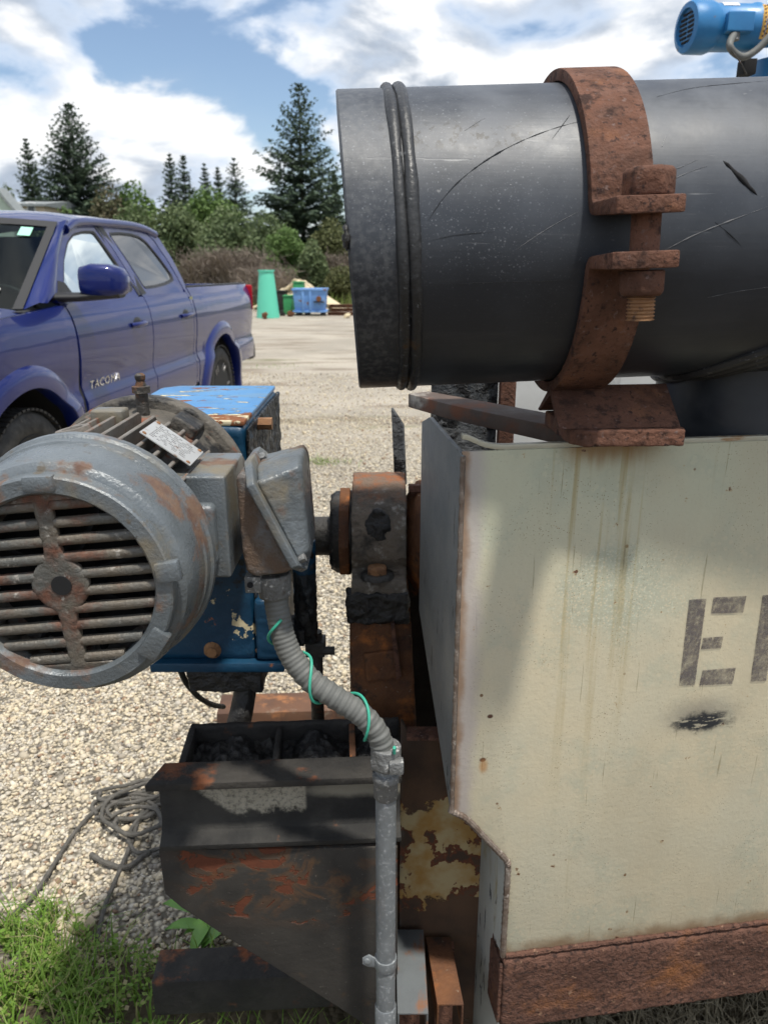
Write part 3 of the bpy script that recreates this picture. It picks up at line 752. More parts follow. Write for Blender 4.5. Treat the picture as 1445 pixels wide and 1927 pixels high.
# branch going down, with its own bead along the joint
bc = P0 + PAX*0.590 + V((0, 0.086, 0))
br = 0.130
mb = MB().cyl((bc.x, bc.y, 0.75), (bc.x, bc.y, bc.z - 0.10), br, n=72, cap=False)
bp = build('branch_pipe', mb, M['pipe'], pipe)
for off in (0.0, 0.015):
    path = []
    for i in range(97):
        f = 2*math.pi*i/96; dy = (br + 0.004)*math.sin(f); dx = (br + 0.004)*math.cos(f)
        zz = bc.z + dx*math.tan(PTILT) - math.sqrt(PR*PR - dy*dy) - 0.002 - off
        path.append(V((bc.x + dx*(1+off*0.2), bc.y + dy*(1+off*0.2), zz)))
    ob = build('joint_bead', MB().tube(path, 0.0085, 10, False), M['bead'], bp)
# ribbed welded collar of the branch, wrapped on the underside of the pipe
for ax_, da_ in ((0.190, 50), (0.172, 46), (0.154, 42)):
    path = []
    for i in range(121):
        f = 2*math.pi*i/120
        path.append(pp(0.615 + ax_*math.cos(f), R(-90) + R(da_)*math.sin(f), PR + 0.001))
    build('collar_bead', MB().tube(path, 0.0072, 8, False), M['bead'], bp)
# a gouge in the skin
gq = [pp(0.402 + 0.0045*k, R(23.5 - 1.55*k), PR - 0.0008 + 0.0006*math.sin(k*1.9)) for k in range(9)]
build('gouge_flap', MB().tube(gq, [0.0008, 0.0016, 0.0022, 0.0026, 0.0032, 0.0034, 0.003, 0.0018, 0.0006], 8), M['black'], pipe, lump=(0.0012, 300))

# long scratches in the plastic
M['scr_dark'] = NT('dark_scratch', 0.5).done((0.010, 0.011, 0.013))
M['scr_pale'] = NT('pale_scratch', 0.6).done((0.20, 0.20, 0.205))
def onpipe(px, py, lift=0.0002):
    c = V((0, 0, CAM_H)); d = ray(px, py).normalized(); w0 = c - P0
    a_ = d - PAX*d.dot(PAX); b_ = w0 - PAX*w0.dot(PAX); r = PR + lift
    A2, B2, C2 = a_.dot(a_), 2*a_.dot(b_), b_.dot(b_) - r*r
    return c + d*((-B2 - math.sqrt(max(0, B2*B2 - 4*A2*C2)))/(2*A2))
for pts_, mk_, w_ in (([(806, 414), (835, 372), (870, 335), (920, 298), (975, 268), (1035, 244), (1090, 228)], 'scr_dark', 0.0010),
                      ([(1252, 470), (1300, 445), (1350, 424), (1400, 405), (1446, 388)], 'scr_pale', 0.0007),
                      ([(1345, 418), (1372, 440), (1394, 462)], 'scr_dark', 0.0010),
                      ([(1038, 262), (1056, 238), (1072, 216)], 'scr_dark', 0.0007),
                      ([(1235, 182), (1300, 166), (1370, 158), (1446, 152)], 'scr_dark', 0.0006),
                      ([(874, 246), (895, 232), (912, 222)], 'scr_pale', 0.0006), ([(1245, 275), (1252, 256)], 'scr_pale', 0.0012),
                      ([(1236, 345), (1262, 338), (1300, 322), (1330, 312)], 'scr_pale', 0.0006), ([(1240, 322), (1275, 316), (1312, 300)], 'scr_pale', 0.0005),
                      ([(812, 452), (860, 442), (930, 436)], 'scr_dark', 0.0005), ([(970, 470), (1030, 430), (1088, 398)], 'scr_pale', 0.0004),
                      ([(1330, 560), (1390, 548), (1446, 540)], 'scr_pale', 0.0004), ([(800, 540), (900, 532), (1000, 530), (1080, 526)], 'scr_dark', 0.0005)):
    q_ = catmull([onpipe(*p) for p in pts_], 8) if len(pts_) > 2 else [onpipe(*p) for p in pts_]
    nq = len(q_)
    build('scratch', MB().tube(q_, [w_*0.6*(0.25 + 0.9*math.sin(math.pi*(i_+0.5)/nq))*max(0.06, 0.75 + 1.1*mnoise.noise(q_[i_]*120)) for i_ in range(nq)], 5), M[mk_], pipe)

# ------------------------------------------------------------------ clamp on the pipe
ct = 0.246 + 0.042; hw = 0.0335; th = 0.0135
clamp = thing('pipe_clamp', 'heavy rusted steel clamp bolted round the black pipe on a welded saddle', 'clamp', (0.29, 0.96, 1.235))
def strap(name, a0, a1, ear_sign):
    loops = []
    def ring_at(c_in, c_out):
        return [c_in - PAX*hw, c_in + PAX*hw, c_out + PAX*hw, c_out - PAX*hw]
    n = 46
    for i in range(n+1):
        a = a0 + (a1-a0)*i/n
        loops.append(ring_at(pp(ct, a, PR + 0.0015), pp(ct, a, PR + 0.0015 + th)))
    # bend outwards into the ear
    e = []
    base_a = a0
    p_in, p_out = pp(ct, base_a, PR+0.0015), pp(ct, base_a, PR+0.0015+th)
    rad = PFR.copy(); tan = PUP*(-1 if ear_sign > 0 else 1)
    piv = p_out + rad*0.008
    for k in range(1, 7):
        f = math.pi/2*k/6
        e.append(ring_at(piv + (-rad*math.cos(f) + tan*math.sin(f))*(0.008+th), piv + (-rad*math.cos(f) + tan*math.sin(f))*0.008))
    tip = 0.074 if ear_sign > 0 else 0.070
    e.append(ring_at(piv + tan*(0.008+th+0.003) + rad*tip, piv + tan*0.008 + rad*tip))
    return build(name, MB().loft(e[::-1] + loops), M['rust'], clamp, bevel=0.0024, segs=2), piv, rad, tan
EA = 0.0
up_s, pivU, radU, tanU = strap('upper_strap', R(12.0), R(172), 1)
lo_s, pivL, radL, tanL = strap('lower_strap', R(-12.8), R(-172), -1)
bx = pp(ct, 0, PR + 0.066)
zU = (pivU + tanU*0.008).dot(PUP); zL = (pivL + tanL*0.008).dot(PUP)
top_u = bx + PUP*((pivU + tanU*0.007).dot(PUP) - bx.dot(PUP)); bot_l = bx + PUP*((pivL + tanL*0.007).dot(PUP) - bx.dot(PUP))
top_u += PFR*-0.006 + PAX*0.008; bot_l += PFR*-0.006 + PAX*0.008
build('bolt_head', MB().lathe(top_u, PUP, [(0, 0.0255), (0.0225, 0.0255), (0.0265, 0.0215)], 6, True, R(12)), M['rust'], clamp, bevel=0.0028, segs=2)
build('bolt_shank', MB().cyl(top_u - PUP*0.005, bot_l + PUP*0.005, 0.0145, n=28), M['rust'], clamp)
build('nut', MB().lathe(bot_l - PUP*0.001, -PUP, [(0, 0.0245), (0.021, 0.0245), (0.025, 0.0210)], 6, True, R(20)), M['rust'], clamp, bevel=0.0028, segs=2)
prof = []
for k in range(30): prof.append((k*0.0009, 0.0142 if k % 4 < 2 else 0.0128))
build('threaded_end', MB().lathe(bot_l - PUP*0.024, -PUP, prof, 28), M['bolt'], clamp)
# saddle: inverted angle on a base plate that sits on the tank rim
rz_ = 1.302
sx0, sx1 = 0.216, 0.372
saddle = []
def sq(x, y, z): return V((x, y + (x-0.25)*0.10, z))
prof = [(0.940, 1.2575), (1.006, rz_), (1.080, 1.2575), (1.070, 1.2575), (1.006, rz_-0.013), (0.952, 1.2575)]
build('saddle_angle', MB().loft([[sq(sx0 + (0.010 if z < 1.29 else 0)*0, y, z) for y, z in prof], [sq(sx1, y, z) for y, z in prof]]), M['rust'], clamp, bevel=0.0012, segs=2)
bpz0, bpz1 = 1.2362, 1.2572
build('base_plate', MB().prism([V((0.232, 0.945, bpz0)), V((0.246, 0.930, bpz0)), V((0.372, 0.936, bpz0)), V((0.376, 0.950, bpz0)), V((0.376, 1.085, bpz0)), V((0.225, 1.07, bpz0))], V((0, 0, bpz1-bpz0))), M['rust'], clamp, voxel=0.0021, lump=(0.0008, 110))
M['rust_flat'] = weather('smooth_brown_bar', (0.085, 0.062, 0.050), (0.125, 0.088, 0.070), [
    dict(scale=13, lo=0.52, hi=0.66, color=(0.20, 0.085, 0.05), rough=0.9, stretch=(1, .5, 1)),
    dict(scale=9, lo=0.56, hi=0.68, color=(0.42, 0.39, 0.34), rough=0.7, loc=(2.5, 5, 1), stretch=(1, .6, 1))], rough=0.7, bump=0.3, bscale=60, vscale=10)
brace = thing('brace_bar', 'flat brown steel brace running from the clamp base across the tank corner', 'bar', (0.17, 1.18, 1.21))
pts = [(0.0426, 1.358), (0.108, 1.243), (0.243, 1.062), (0.262, 1.036), (0.305, 1.088), (0.241, 1.185), (0.081, 1.385)]
build('bar', MB().prism([V((x, y, 1.2105)) for x, y in pts], V((0, 0, 0.0245))), M['rust_flat'], brace, bevel=0.0025)
# ------------------------------------------------------------------ electric motor
MX, MZ = -0.3635, 1.108
motor = thing('electric_motor', 'grey rusted electric motor with slotted fan cover facing the camera', 'motor', (MX, 0.98, 0.96))
AY = V((0, 1, 0))
def mp(y, ang, r): return V((MX + math.cos(ang)*r, y, MZ + math.sin(ang)*r))
F0 = 0.790
GR = 0.1075
prof = [(0.014, GR-0.001), (0.004, GR), (0.0, GR+0.003), (0.0, 0.1265), (0.002, 0.1285), (0.016, 0.1300), (0.018, 0.1350), (0.022, 0.1395), (0.040, 0.1440), (0.074, 0.1480), (0.0765, 0.1475), (0.078, 0.1500), (0.092, 0.1510), (0.095, 0.1545), (0.104, 0.1555), (0.107, 0.1535), (0.107, 0.146), (0.03, 0.134), (0.022, 0.120), (0.022, GR-0.001)]
a = [[V((MX + math.cos(2*math.pi*i/120)*r, F0+tt, MZ + math.sin(2*math.pi*i/120)*r)) for i in range(120)] for tt, r in prof]
mb = MB().loft(a + [a[0]], cap=False)
cover = build('fan_cover', mb, M['motor'], motor, lump=(0.0005, 90, 3)); cover.data.set_sharp_from_angle(angle=R(32))
# raised pads on the front ring
for ang, wd, rr in ((R(92), R(9), 0.121), (R(-34), R(10), 0.126), (R(-148), R(9), 0.124), (R(9), R(6), 0.131)):
    pts = [mp(F0-0.005, ang + wd*s, r) for s, r in ((-1, GR+0.006), (1, GR+0.006), (0.8, rr+0.010), (-0.8, rr+0.010))]
    build('pad', MB().prism(pts, AY*0.014), M['motor'], cover, bevel=0.004)
# grille: spine, hub and slats
tilt = R(5)                       # the slots run slightly uphill to the right
gu, gv = V((math.cos(tilt), 0, math.sin(tilt))), V((-math.sin(tilt), 0, math.cos(tilt)))
gc = V((MX, F0 + 0.0075, MZ))
def gp(u, v, d=0.0): return gc + gu*u + gv*v + AY*d
sp = []
for v, hw_ in ((-0.106, 0.0105), (-0.042, 0.0100), (-0.034, 0.0115), (-0.024, 0.022), (-0.010, 0.0315), (0.0, 0.033), (0.010, 0.0315), (0.022, 0.024), (0.034, 0.0115), (0.042, 0.0100), (0.106, 0.0105)):
    sp.append((v, hw_))
outl = [gp(h, v) for v, h in sp] + [gp(-h, v) for v, h in reversed(sp)]
hub = build('grille_spine', MB().prism(outl, AY*0.010), M['motor_rust'], cover, bevel=0.002, voxel=0.0021, lump=(0.0006, 130))
build('hub_hole', MB().cyl(gp(0.002, 0.0, -0.0012), gp(0.002, 0.0, 0.004), 0.0115, n=24), M['black'], cover)
pitch_ = 0.0206
slat_v = [(-4.5 + k)*pitch_ for k in range(10)]
for v in slat_v:
    for sgn in (-1, 1):
        r1 = math.sqrt(max(0.0, (GR+0.0005)**2 - v*v)); r0 = 0.0085
        if r1 - r0 < 0.012: continue
        hs = 0.0055
        mb = MB()
        n = 7; loops = []
        for i in range(n):
            u = sgn*(r0 + (r1-r0)*i/(n-1))
            loops.append([gp(u, v + dv, d) for dv, d in ((-hs, 0.0095), (-hs*1.0, 0.0025), (-hs*0.55, 0.0003), (hs*0.55, 0.0003), (hs, 0.0025), (hs, 0.0095))])
        mb.loft(loops)
        build('slat', mb, M['motor_rust'], cover, smooth=30, lump=(0.0005, 200, 2))
# rim closing the top and bottom of the grille, leaving the small ovals
for s in (-1, 1):
    arc = []
    a0, a1 = R(90*s - 22) + tilt, R(90*s + 22) + tilt
    pts = [mp(F0+0.008, a0 + (a1-a0)*i/16, GR+0.001) for i in range(17)]
    ch = [gp(-0.0405 + 0.081*i/8, s*0.0985) for i in range(9)]
    if s < 0: ch = ch[::-1]
    build('grille_end', MB().prism(pts + ch, AY*0.009), M['motor_rust'], cover, bevel=0.001)
# the fan and shield inside
build('cooling_fan', MB().lathe((MX, 0.852, MZ), AY, [(0, 0.02), (0.0, 0.100), (0.012, 0.100), (0.012, 0.02)], 40), M['black'], motor)
fan = motor.children[-1]
for k in range(8):
    f = 2*math.pi*k/8 + 0.3
    build('fan_blade', MB().obox(mp(0.838, f, 0.066), V((math.cos(f), 0, math.sin(f)))*0.034, V((-math.sin(f), 0, math.cos(f)))*0.002, AY*0.014), M['black'], fan, smooth=None)
# finned frame
build('frame', MB().lathe((MX, 0.860, MZ), AY, [(0, 0.10), (0.0, 0.122), (0.25, 0.122), (0.25, 0.10)], 72), M['fin'], motor, smooth=30)
for k in range(40):
    ang = 2*math.pi*k/40 + R(2)
    dg_ = math.degrees(ang) % 360
    if dg_ < 30 or dg_ > 326: continue         # terminal box side
    r1 = 0.147
    y1 = 1.085
    y0 = 0.885
    if 38 < dg_ < 72: r1 = 0.146
    d = V((math.cos(ang), 0, math.sin(ang))); tg = V((-math.sin(ang), 0, math.cos(ang)))
    c = V((MX, 0, MZ))
    pts = [c + d*0.118 + AY*y0, c + d*(r1-0.001) + AY*y0, c + d*(r1) + AY*(y0+0.01), c + d*r1 + AY*(y1-0.012), c + d*(r1-0.008) + AY*y1, c + d*0.118 + AY*y1]
    build('fin', MB().prism([p - tg*0.0024 for p in pts], tg*0.0048), M['fin'], motor, bevel=0.0012, segs=1)
# drive end bell and flange
build('end_bell', MB().lathe((MX, 1.082, MZ), AY, [(0.0, 0.118), (0.0, 0.128), (0.012, 0.133), (0.045, 0.136), (0.060, 0.140), (0.062, 0.120)], 72), M['flange'], motor, lump=(0.0012, 40))
build('mounting_flange', MB().lathe((MX, 1.144, MZ), AY, [(0.0, 0.12), (0.0, 0.150), (0.003, 0.156), (0.024, 0.156), (0.028, 0.152), (0.028, 0.10)], 96), M['flange'], motor, lump=(0.0005, 60))
for ang in (R(58), R(122), R(18), R(160)):
    build('flange_lug', MB().obox(mp(1.118, ang, 0.139), V((math.cos(ang), 0, math.sin(ang)))*0.011, V((-math.sin(ang), 0, math.cos(ang)))*0.020, AY*0.026), M['flange'], motor, bevel=0.005, segs=3)
# lifting-eye boss and small lug on the top
bo = mp(0.955, R(101), 0.140)
build('eye_boss', MB().lathe(bo, V((math.cos(R(101)), 0, math.sin(R(101)))), [(0, 0.010), (0.0, 0.023), (0.010, 0.021), (0.010, 0.013), (0.004, 0.012)], 28), M['fin'], motor)
build('top_lug', MB().obox(mp(1.055, R(96), 0.143), V((0.022, 0, 0)), V((0, 0.016, 0)), V((0, 0, 0.012))), M['motor'], motor, bevel=0.004, segs=3)
gf = mp(1.118, R(85), 0.132)
gfit = build('grease_fitting', MB().lathe(gf, (0, 0, 1), [(0, 0.009), (0.034, 0.009), (0.035, 0.013), (0.044, 0.013), (0.045, 0.008), (0.052, 0.006), (0.055, 0.0075), (0.060, 0.0075), (0.063, 0.004)], 16), M['dark_grease'], motor)
# name plate bridged across the fins
na = R(54); nd = V((math.cos(na), 0, math.sin(na))); nt = V((-math.sin(na), 0, math.cos(na)))
nc = mp(0.978, na, 0.1525)
t = NT('stamped_aluminium', 0.38, 0.55)
tcz = t.mix(t.noise(30, 5), (0.48, 0.48, 0.47), (0.60, 0.60, 0.58))
tcz = t.mix(t.mr(t.noise(45, 6, .65), 0.58, 0.68), tcz, (0.28, 0.17, 0.11))
M['plate'] = t.done(tcz, 0.42, t.bump(t.noise(90, 3), 0.15, 0.002))
NU, NW = nt*-1, AY
npl = build('name_plate', MB().obox(nc, NU*0.037, NW*0.037, nd*0.0009), M['plate'], motor, bevel=0.0006)
for su in (-1, 1):
    for sv in (-1, 1):
        q = nc + NU*0.032*su + NW*0.032*sv
        build('rivet', MB().lathe(q, nd, [(0, 0.0032), (0.0015, 0.0030), (0.0026, 0.0015)], 10), M['bolt'], npl)
M['ink'] = NT('dark_engraving', 0.7).done((0.16, 0.16, 0.165))
rl = random.Random(4)
for row in range(9):
    v = 0.025 - row*0.0062
    u = -0.027
    mb = MB()
    if row in (2,): 
        mb.obox(nc + NU*0 + NW*v + nd*0.0010, NU*0.030, NW*0.0003, nd*0.0002)
    else:
        while u < 0.024:
            w = rl.uniform(0.003, 0.009)
            x = u
            while x < u + w:
                mb.obox(nc + NU*(x+0.0007) + NW*v + nd*0.0010, NU*0.0007, NW*rl.uniform(0.0009, 0.0016), nd*0.0002); x += 0.0023
            u += w + rl.uniform(0.003, 0.008)
    build('engraved_line', mb, M['ink'], npl, smooth=None)

# terminal box on the right-hand side
neck = MB().box((MX + 0.085, 0.930, 1.062), (-0.199, 1.06, 1.199))
tbx = build('terminal_box_neck', neck, M['motor'], motor, bevel=0.004, segs=3)
build('neck_boss', MB().box((MX + 0.10, 0.914, 1.083), (-0.212, 0.94, 1.165)), M['motor'], tbx, bevel=0.010, segs=4)
YB = 0.918
def bxp(px, py, y): # front-plane outline of the box carried straight back
    q = pix(px, py, YB); return V((q.x, y, q.z))
M['box_rust'] = weather('rough_grey_casting', (0.15, 0.165, 0.175), (0.115, 0.11, 0.10), [
    dict(scale=10, lo=0.46, hi=0.62, color=(0.115, 0.075, 0.05), rough=0.75)], rough=0.38, bump=0.6, bscale=210, bdist=0.004, metal=0.1, spec=0.55, vscale=12)
base_o = [(440, 905), (449, 893), (470, 905), (556, 1078), (536, 1086), (478, 1094), (460, 1084), (453, 1050)]
mb = MB().loft([[bxp(a, b, 0.930) for a, b in base_o], [bxp(a, b, 1.045) for a, b in base_o]])
tb = build('terminal_box', mb, M['box_rust'], motor, bevel=0.006, segs=3, voxel=0.0022, lump=(0.0006, 140))
# flange between base and lid, a plate standing on the slanted joint
fl = [(446, 892), (459, 878), (470, 880), (574, 1092), (564, 1093)]
j0, j1 = bxp(450, 884, 0), bxp(563, 1092, 0); jd = (j1-j0).normalized(); jn = V((-jd.z, 0, jd.x))
if jn.x < 0: jn = -jn
jl = (j1-j0).length
def jp(along, nrm, y): 
    q = j0 + jd*along + jn*nrm; return V((q.x, y, q.z))
fo = [(0.0, 0.955), (0.0, 1.03), (0.020, 1.062), (jl-0.02, 1.062), (jl, 1.03), (jl, 0.945), (jl-0.020, 0.912), (0.022, 0.912)]
build('box_flange', MB().loft([[jp(a, -0.001, y) for a, y in fo], [jp(a, 0.010, y) for a, y in fo]]), M['motor'], tb, bevel=0.0025, segs=3, lump=None)
l0 = [(0.012, 0.960), (0.012, 1.025), (0.026, 1.048), (jl-0.026, 1.048), (jl-0.010, 1.025), (jl-0.010, 0.950), (jl-0.026, 0.924), (0.026, 0.924)]
mid_ = [bxp(575, 880, 0), bxp(582, 1040, 0)]
def lidring(k):
    # the lid swells to an upright outer face
    o0, o1 = bxp(563, 868, 0), bxp(581, 1062, 0); out_ = []
    for a, y in l0:
        f = a/jl; q = o0.lerp(o1, min(1, max(0, (f-0.1)/0.8)))
        base = jp(a, 0.010, y); yy = 0.99 + (y-0.99)*0.80
        out_.append(base.lerp(V((q.x, yy, q.z)), k))
    return out_
build('box_lid', MB().loft([lidring(0), lidring(0.55), lidring(0.93), [p.lerp(sum(lidring(1.0), V((0,0,0)))/8, 0.10) for p in lidring(1.0)]]), M['motor'], tb, bevel=0.007, segs=4, voxel=0.0020, lump=(0.0004, 150))
for al_, y in ((0.030, 0.932), (jl-0.022, 0.930), (0.010, 1.0)):
    build('cover_screw', MB().hexa(jp(al_, 0.010, y), jp(al_, 0.019, y), 0.0062), M['cast_alu'], tb, bevel=0.0008)
# hub below the box
hb0 = pix(514, 1078, 0.968); hb1 = pix(518, 1122, 0.966)
hubc = thing('conduit_hub', 'rough cast metal conduit connector under the grey terminal box', 'connector', hb1)
build('body', MB().cyl(hb0, hb1, 0.0245, 0.022, n=32), M['cast_alu'], hubc, bevel=0.002, voxel=0.0018, lump=(0.0007, 180))
build('ear', MB().obox(pix(478, 1096, 0.955), (0.011, 0, 0), (0, 0.010, 0), (0, 0, 0.012)), M['cast_alu'], hubc, bevel=0.003)
build('ear_screw', MB().cyl(pix(471, 1101, 0.9445), pix(471, 1101, 0.941), 0.0042, n=12), M['black'], hubc)

# flexible conduit
flexp = catmull([pix(517, 1112, 0.966), pix(523, 1150, 0.962), pix(534, 1200, 0.955), pix(552, 1240, 0.948), pix(585, 1280, 0.940), pix(630, 1312, 0.934), pix(678, 1343, 0.929), pix(708, 1376, 0.926), pix(722, 1412, 0.925), pix(725, 1432, 0.925)], 34)
# resample evenly
acc = [0.0]
for i in range(1, len(flexp)): acc.append(acc[-1] + (flexp[i]-flexp[i-1]).length)
def at_len(s):
    for i in range(1, len(acc)):
        if acc[i] >= s: return flexp[i-1].lerp(flexp[i], (s-acc[i-1])/max(1e-9, acc[i]-acc[i-1]))
    return flexp[-1].copy()
L = acc[-1]; nn = 330
fp = [at_len(L*i/nn) for i in range(nn+1)]
rad = []
for i in range(nn+1):
    s = L*i/nn
    bend = math.exp(-((s - 0.155)/0.05)**2) + 0.8*math.exp(-((s - (L-0.05))/0.04)**2)
    rad.append(0.0163 + 0.00035*math.sin(2*math.pi*s/0.0068) + 0.0009*bend*math.sin(2*math.pi*s/0.0136))
flex = thing('flexible_conduit', 'grey corrugated flexible conduit hanging from the terminal box to the rigid conduit', 'conduit', flexp[-1])
build('sleeve', MB().tube(fp, rad, 28, False), M['flex'], flex, smooth=60)
wire = []
t_prev = None; u0, w0 = perp(fp[1]-fp[0]); tcur = (fp[1]-fp[0]).normalized()
for i in range(nn+1):
    tn = (fp[min(i+1, nn)] - fp[max(i-1, 0)]).normalized(); q = tcur.rotation_difference(tn); u0 = q @ u0; w0 = q @ w0; tcur = tn
    s = i/nn
    if s < 0.12 or s > 0.985: continue
    ang = R(160) + (s-0.12)*2*math.pi*3.15
    off = 0.0163 + 0.0026 + 0.0015*(1+math.sin(s*40))*0.5
    wire.append(fp[i] + (u0*math.cos(ang) + w0*math.sin(ang))*off)
e_ = pix(742, 1418, 0.905)
wire = wire[::4] + [e_ + V((0, 0, 0.01)), e_]
tag(build('ground_wire', MB().tube(catmull(wire, 3), 0.0021, 8), M['green_wire']), 'thin green wire wound round the grey flexible conduit', 'wire')

# rigid conduit
cb = pix(726, 1440, 0.925)
rc = thing('rigid_conduit', 'galvanised rigid conduit standing in front of the black gusset plate', 'conduit', (cb.x, cb.y, 0.0))
build('pipe_length', MB().cyl((cb.x, cb.y, 0.0), (cb.x, cb.y, cb.z), 0.0149, n=40), M['galv'], rc)
build('coupling', MB().lathe((cb.x, cb.y, pix(0, 1500, 0.925).z), (0, 0, 1), [(0, 0.0155), (0.002, 0.0172), (0.028, 0.0172), (0.030, 0.0190), (0.040, 0.0195), (0.043, 0.0175)], 32), M['cast_alu'], rc, lump=(0.0005, 160))
zc = pix(0, 1440, 0.925).z
cn = build('connector', MB().hexa((cb.x, cb.y, zc), (cb.x, cb.y, zc + 0.016), 0.0245).cyl((cb.x, cb.y, zc+0.012), (cb.x, cb.y, zc + 0.033), 0.0218, 0.0212, n=28), M['cast_alu'], rc, bevel=0.002, voxel=0.0017, lump=(0.0005, 160))
build('wire_lug', MB().obox((cb.x + 0.0145, cb.y - 0.018, zc + 0.012), (0.010, 0, 0), (0, 0.008, 0), (0, 0, 0.010)), M['cast_alu'], rc, bevel=0.003)
zs = pix(0, 1808, 0.925).z
st = build('strap', MB().cyl((cb.x, cb.y, zs-0.009), (cb.x, cb.y, zs + 0.009), 0.0172, n=28).prism([V((cb.x - 0.012, cb.y - 0.006, zs-0.008)), V((cb.x - 0.012, cb.y - 0.006, zs+0.008)), V((cb.x - 0.026, cb.y - 0.002, zs + 0.013)), V((cb.x - 0.036, cb.y - 0.002, zs+0.006)), V((cb.x - 0.036, cb.y - 0.002, zs-0.005)), V((cb.x - 0.028, cb.y - 0.002, zs-0.010))], V((0, 0.003, 0))), M['galv'], rc, bevel=0.0008)
build('strap_screw', MB().lathe((cb.x - 0.0285, cb.y - 0.002, zs + 0.002), (0, -1, 0), [(0, 0.0055), (0.003, 0.005), (0.004, 0.002)], 14), M['galv'], rc)
zj = pix(0, 1890, 0.925).z
build('lower_coupling', MB().lathe((cb.x, cb.y, zj - 0.05), (0, 0, 1), [(0, 0.0168), (0.048, 0.0168), (0.05, 0.0155)], 32), M['galv'], rc)

# ------------------------------------------------------------------ gear reducer
GX0, GX1, GY0, GY1, GZ0, GZ1 = -0.448, -0.221, 1.20, 1.585, 0.782, 1.2115
gear = thing('gear_reducer', 'blue gear reducer with peeling paint behind the grey motor', 'gear reducer', ((GX0+GX1)/2, 1.39, GZ0))
build('housing', MB().box((GX0, GY0, GZ0+0.012), (GX1, GY1, GZ1-0.004)), M['blue_shaded'], gear, bevel=0.010, segs=3, voxel=0.005, lump=(0.001, 30))
build('top_cover', MB().prism([V((GX0, GY0+0.006, GZ1-0.004)), V((GX1, GY0+0.004, GZ1-0.004)), V((GX1-0.002, GY1, GZ1-0.004)), V((GX0+0.03, GY1, GZ1-0.004)), V((GX0, GY1-0.03, GZ1-0.004))], V((0, 0, 0.008))), M['blue_top'], gear, bevel=0.003)
build('base_flange', MB().box((-0.405, 1.185, GZ0-0.004), (-0.172, 1.57, GZ0+0.014)), M['blue_shaded'], gear, bevel=0.004)
M['tar_side'] = weather('tarred_blue_paint', (0.02, 0.035, 0.055), (0.014, 0.016, 0.018), [
    dict(scale=30, lo=0.48, hi=0.58, color=(0.010, 0.010, 0.010), rough=0.5, h=1.0, stretch=(1, 1.3, .35)),
    dict(scale=16, lo=0.64, hi=0.68, color=(0.45, 0.40, 0.28), rough=0.8, loc=(4, 1, 1))], rough=0.45, bump=0.9, bscale=60, bdist=0.008)
build('tarred_side', MB().box((GX1, GY0+0.004, GZ0+0.02), (GX1+0.006, GY1-0.004, GZ1-0.008)), M['tar_side'], gear, voxel=0.0035, lump=(0.003, 60))
build('lower_side', MB().box((GX1 + 0.0, 1.19, GZ0+0.016), (-0.172, 1.36, GZ0+0.13)), M['blue_shaded'], gear, bevel=0.006, voxel=0.004, lump=(0.0016, 50))
for (px_, py_) in ((400, 1224), (485, 1226)):
    q = pix(px_, py_, 1.1985)
    build('drain_plug', MB().lathe(q + V((0, 0.004, 0)), (0, -1, 0), [(0, 0.016), (0.005, 0.015), (0.006, 0.010), (0.012, 0.009)] if px_ == 400 else [(0, 0.005), (0.003, 0.004)], 16), M['bolt'], gear, lump=(0.0008, 120))
q = pix(512, 797, 1.30)
build('side_bolt', MB().hexa(V((GX1, 1.30, q.z)), V((GX1 + 0.030, 1.30, q.z)), 0.011), M['bolt'], gear)
build('side_bolt', MB().hexa(V((GX1, 1.42, 1.06)), V((GX1 + 0.024, 1.42, 1.06)), 0.012), M['dark_grease'], gear)
build('output_cover', MB().lathe((GX1 + 0.004, 1.39, 0.955), (1, 0, 0), [(0, 0.13), (0.012, 0.128), (0.016, 0.10), (0.045, 0.09), (0.05, 0.06)], 48), M['tar_side'], gear, lump=(0.003, 50))
build('oil_sump', MB().box((-0.350, 1.21, GZ0-0.056), (-0.215, 1.45, GZ0-0.004)), M['tar_lump'], gear, voxel=0.004, lump=(0.004, 50))
build('torque_post', MB().cyl((-0.142, 1.275, 0.795), (-0.142, 1.275, 0.985), 0.0205, n=28), M['tar_side'], gear, voxel=0.003, lump=(0.003, 70))
build('torque_post_cap', MB().cyl((-0.142, 1.275, 0.93), (-0.142, 1.275, 0.99), 0.0215, n=28), M['blue_shaded'], gear, bevel=0.004)
build('post_bracket', MB().box((-0.222, 1.24, 0.80), (-0.142, 1.31, 0.83)), M['tar_side'], gear, voxel=0.003, lump=(0.002, 70))
rod = thing('threaded_rod', 'tar splashed grey steel rod standing behind the flexible conduit', 'rod', (-0.128, 1.30, 0.10))
build('rod_shaft', MB().cyl((-0.128, 1.30, 0.12), (-0.128, 1.30, 0.80), 0.0125, n=20), M['dark_grease'], rod, lump=(0.0008, 90))
build('clevis', MB().box((-0.146, 1.28, 0.755), (-0.110, 1.32, 0.785)), M['dark_grease'], rod, bevel=0.003)
build('pin', MB().cyl((-0.115, 1.285, 0.768), (-0.092, 1.285, 0.768), 0.008, n=12), M['dark_grease'], rod)
tag(build('drain_pipe', MB().tube([pix(466, 1262, 1.25), pix(462, 1300, 1.24), pix(455, 1340, 1.225), pix(440, 1400, 1.20), pix(436, 1450, 1.18)], [0.021, 0.020, 0.021, 0.022, 0.022], 20), M['tar_lump'], lump=(0.0025, 60)), 'tar coated black drain pipe under the blue gear reducer', 'pipe')
tag(build('black_cable', MB().tube(catmull([pix(340, 1262, 1.24), pix(352, 1286, 1.26), pix(375, 1312, 1.32), pix(400, 1326, 1.40), pix(421, 1330, 1.50)], 8), 0.0055, 8), M['rubber']), 'short black cable drooping below the blue gear reducer', 'cable')

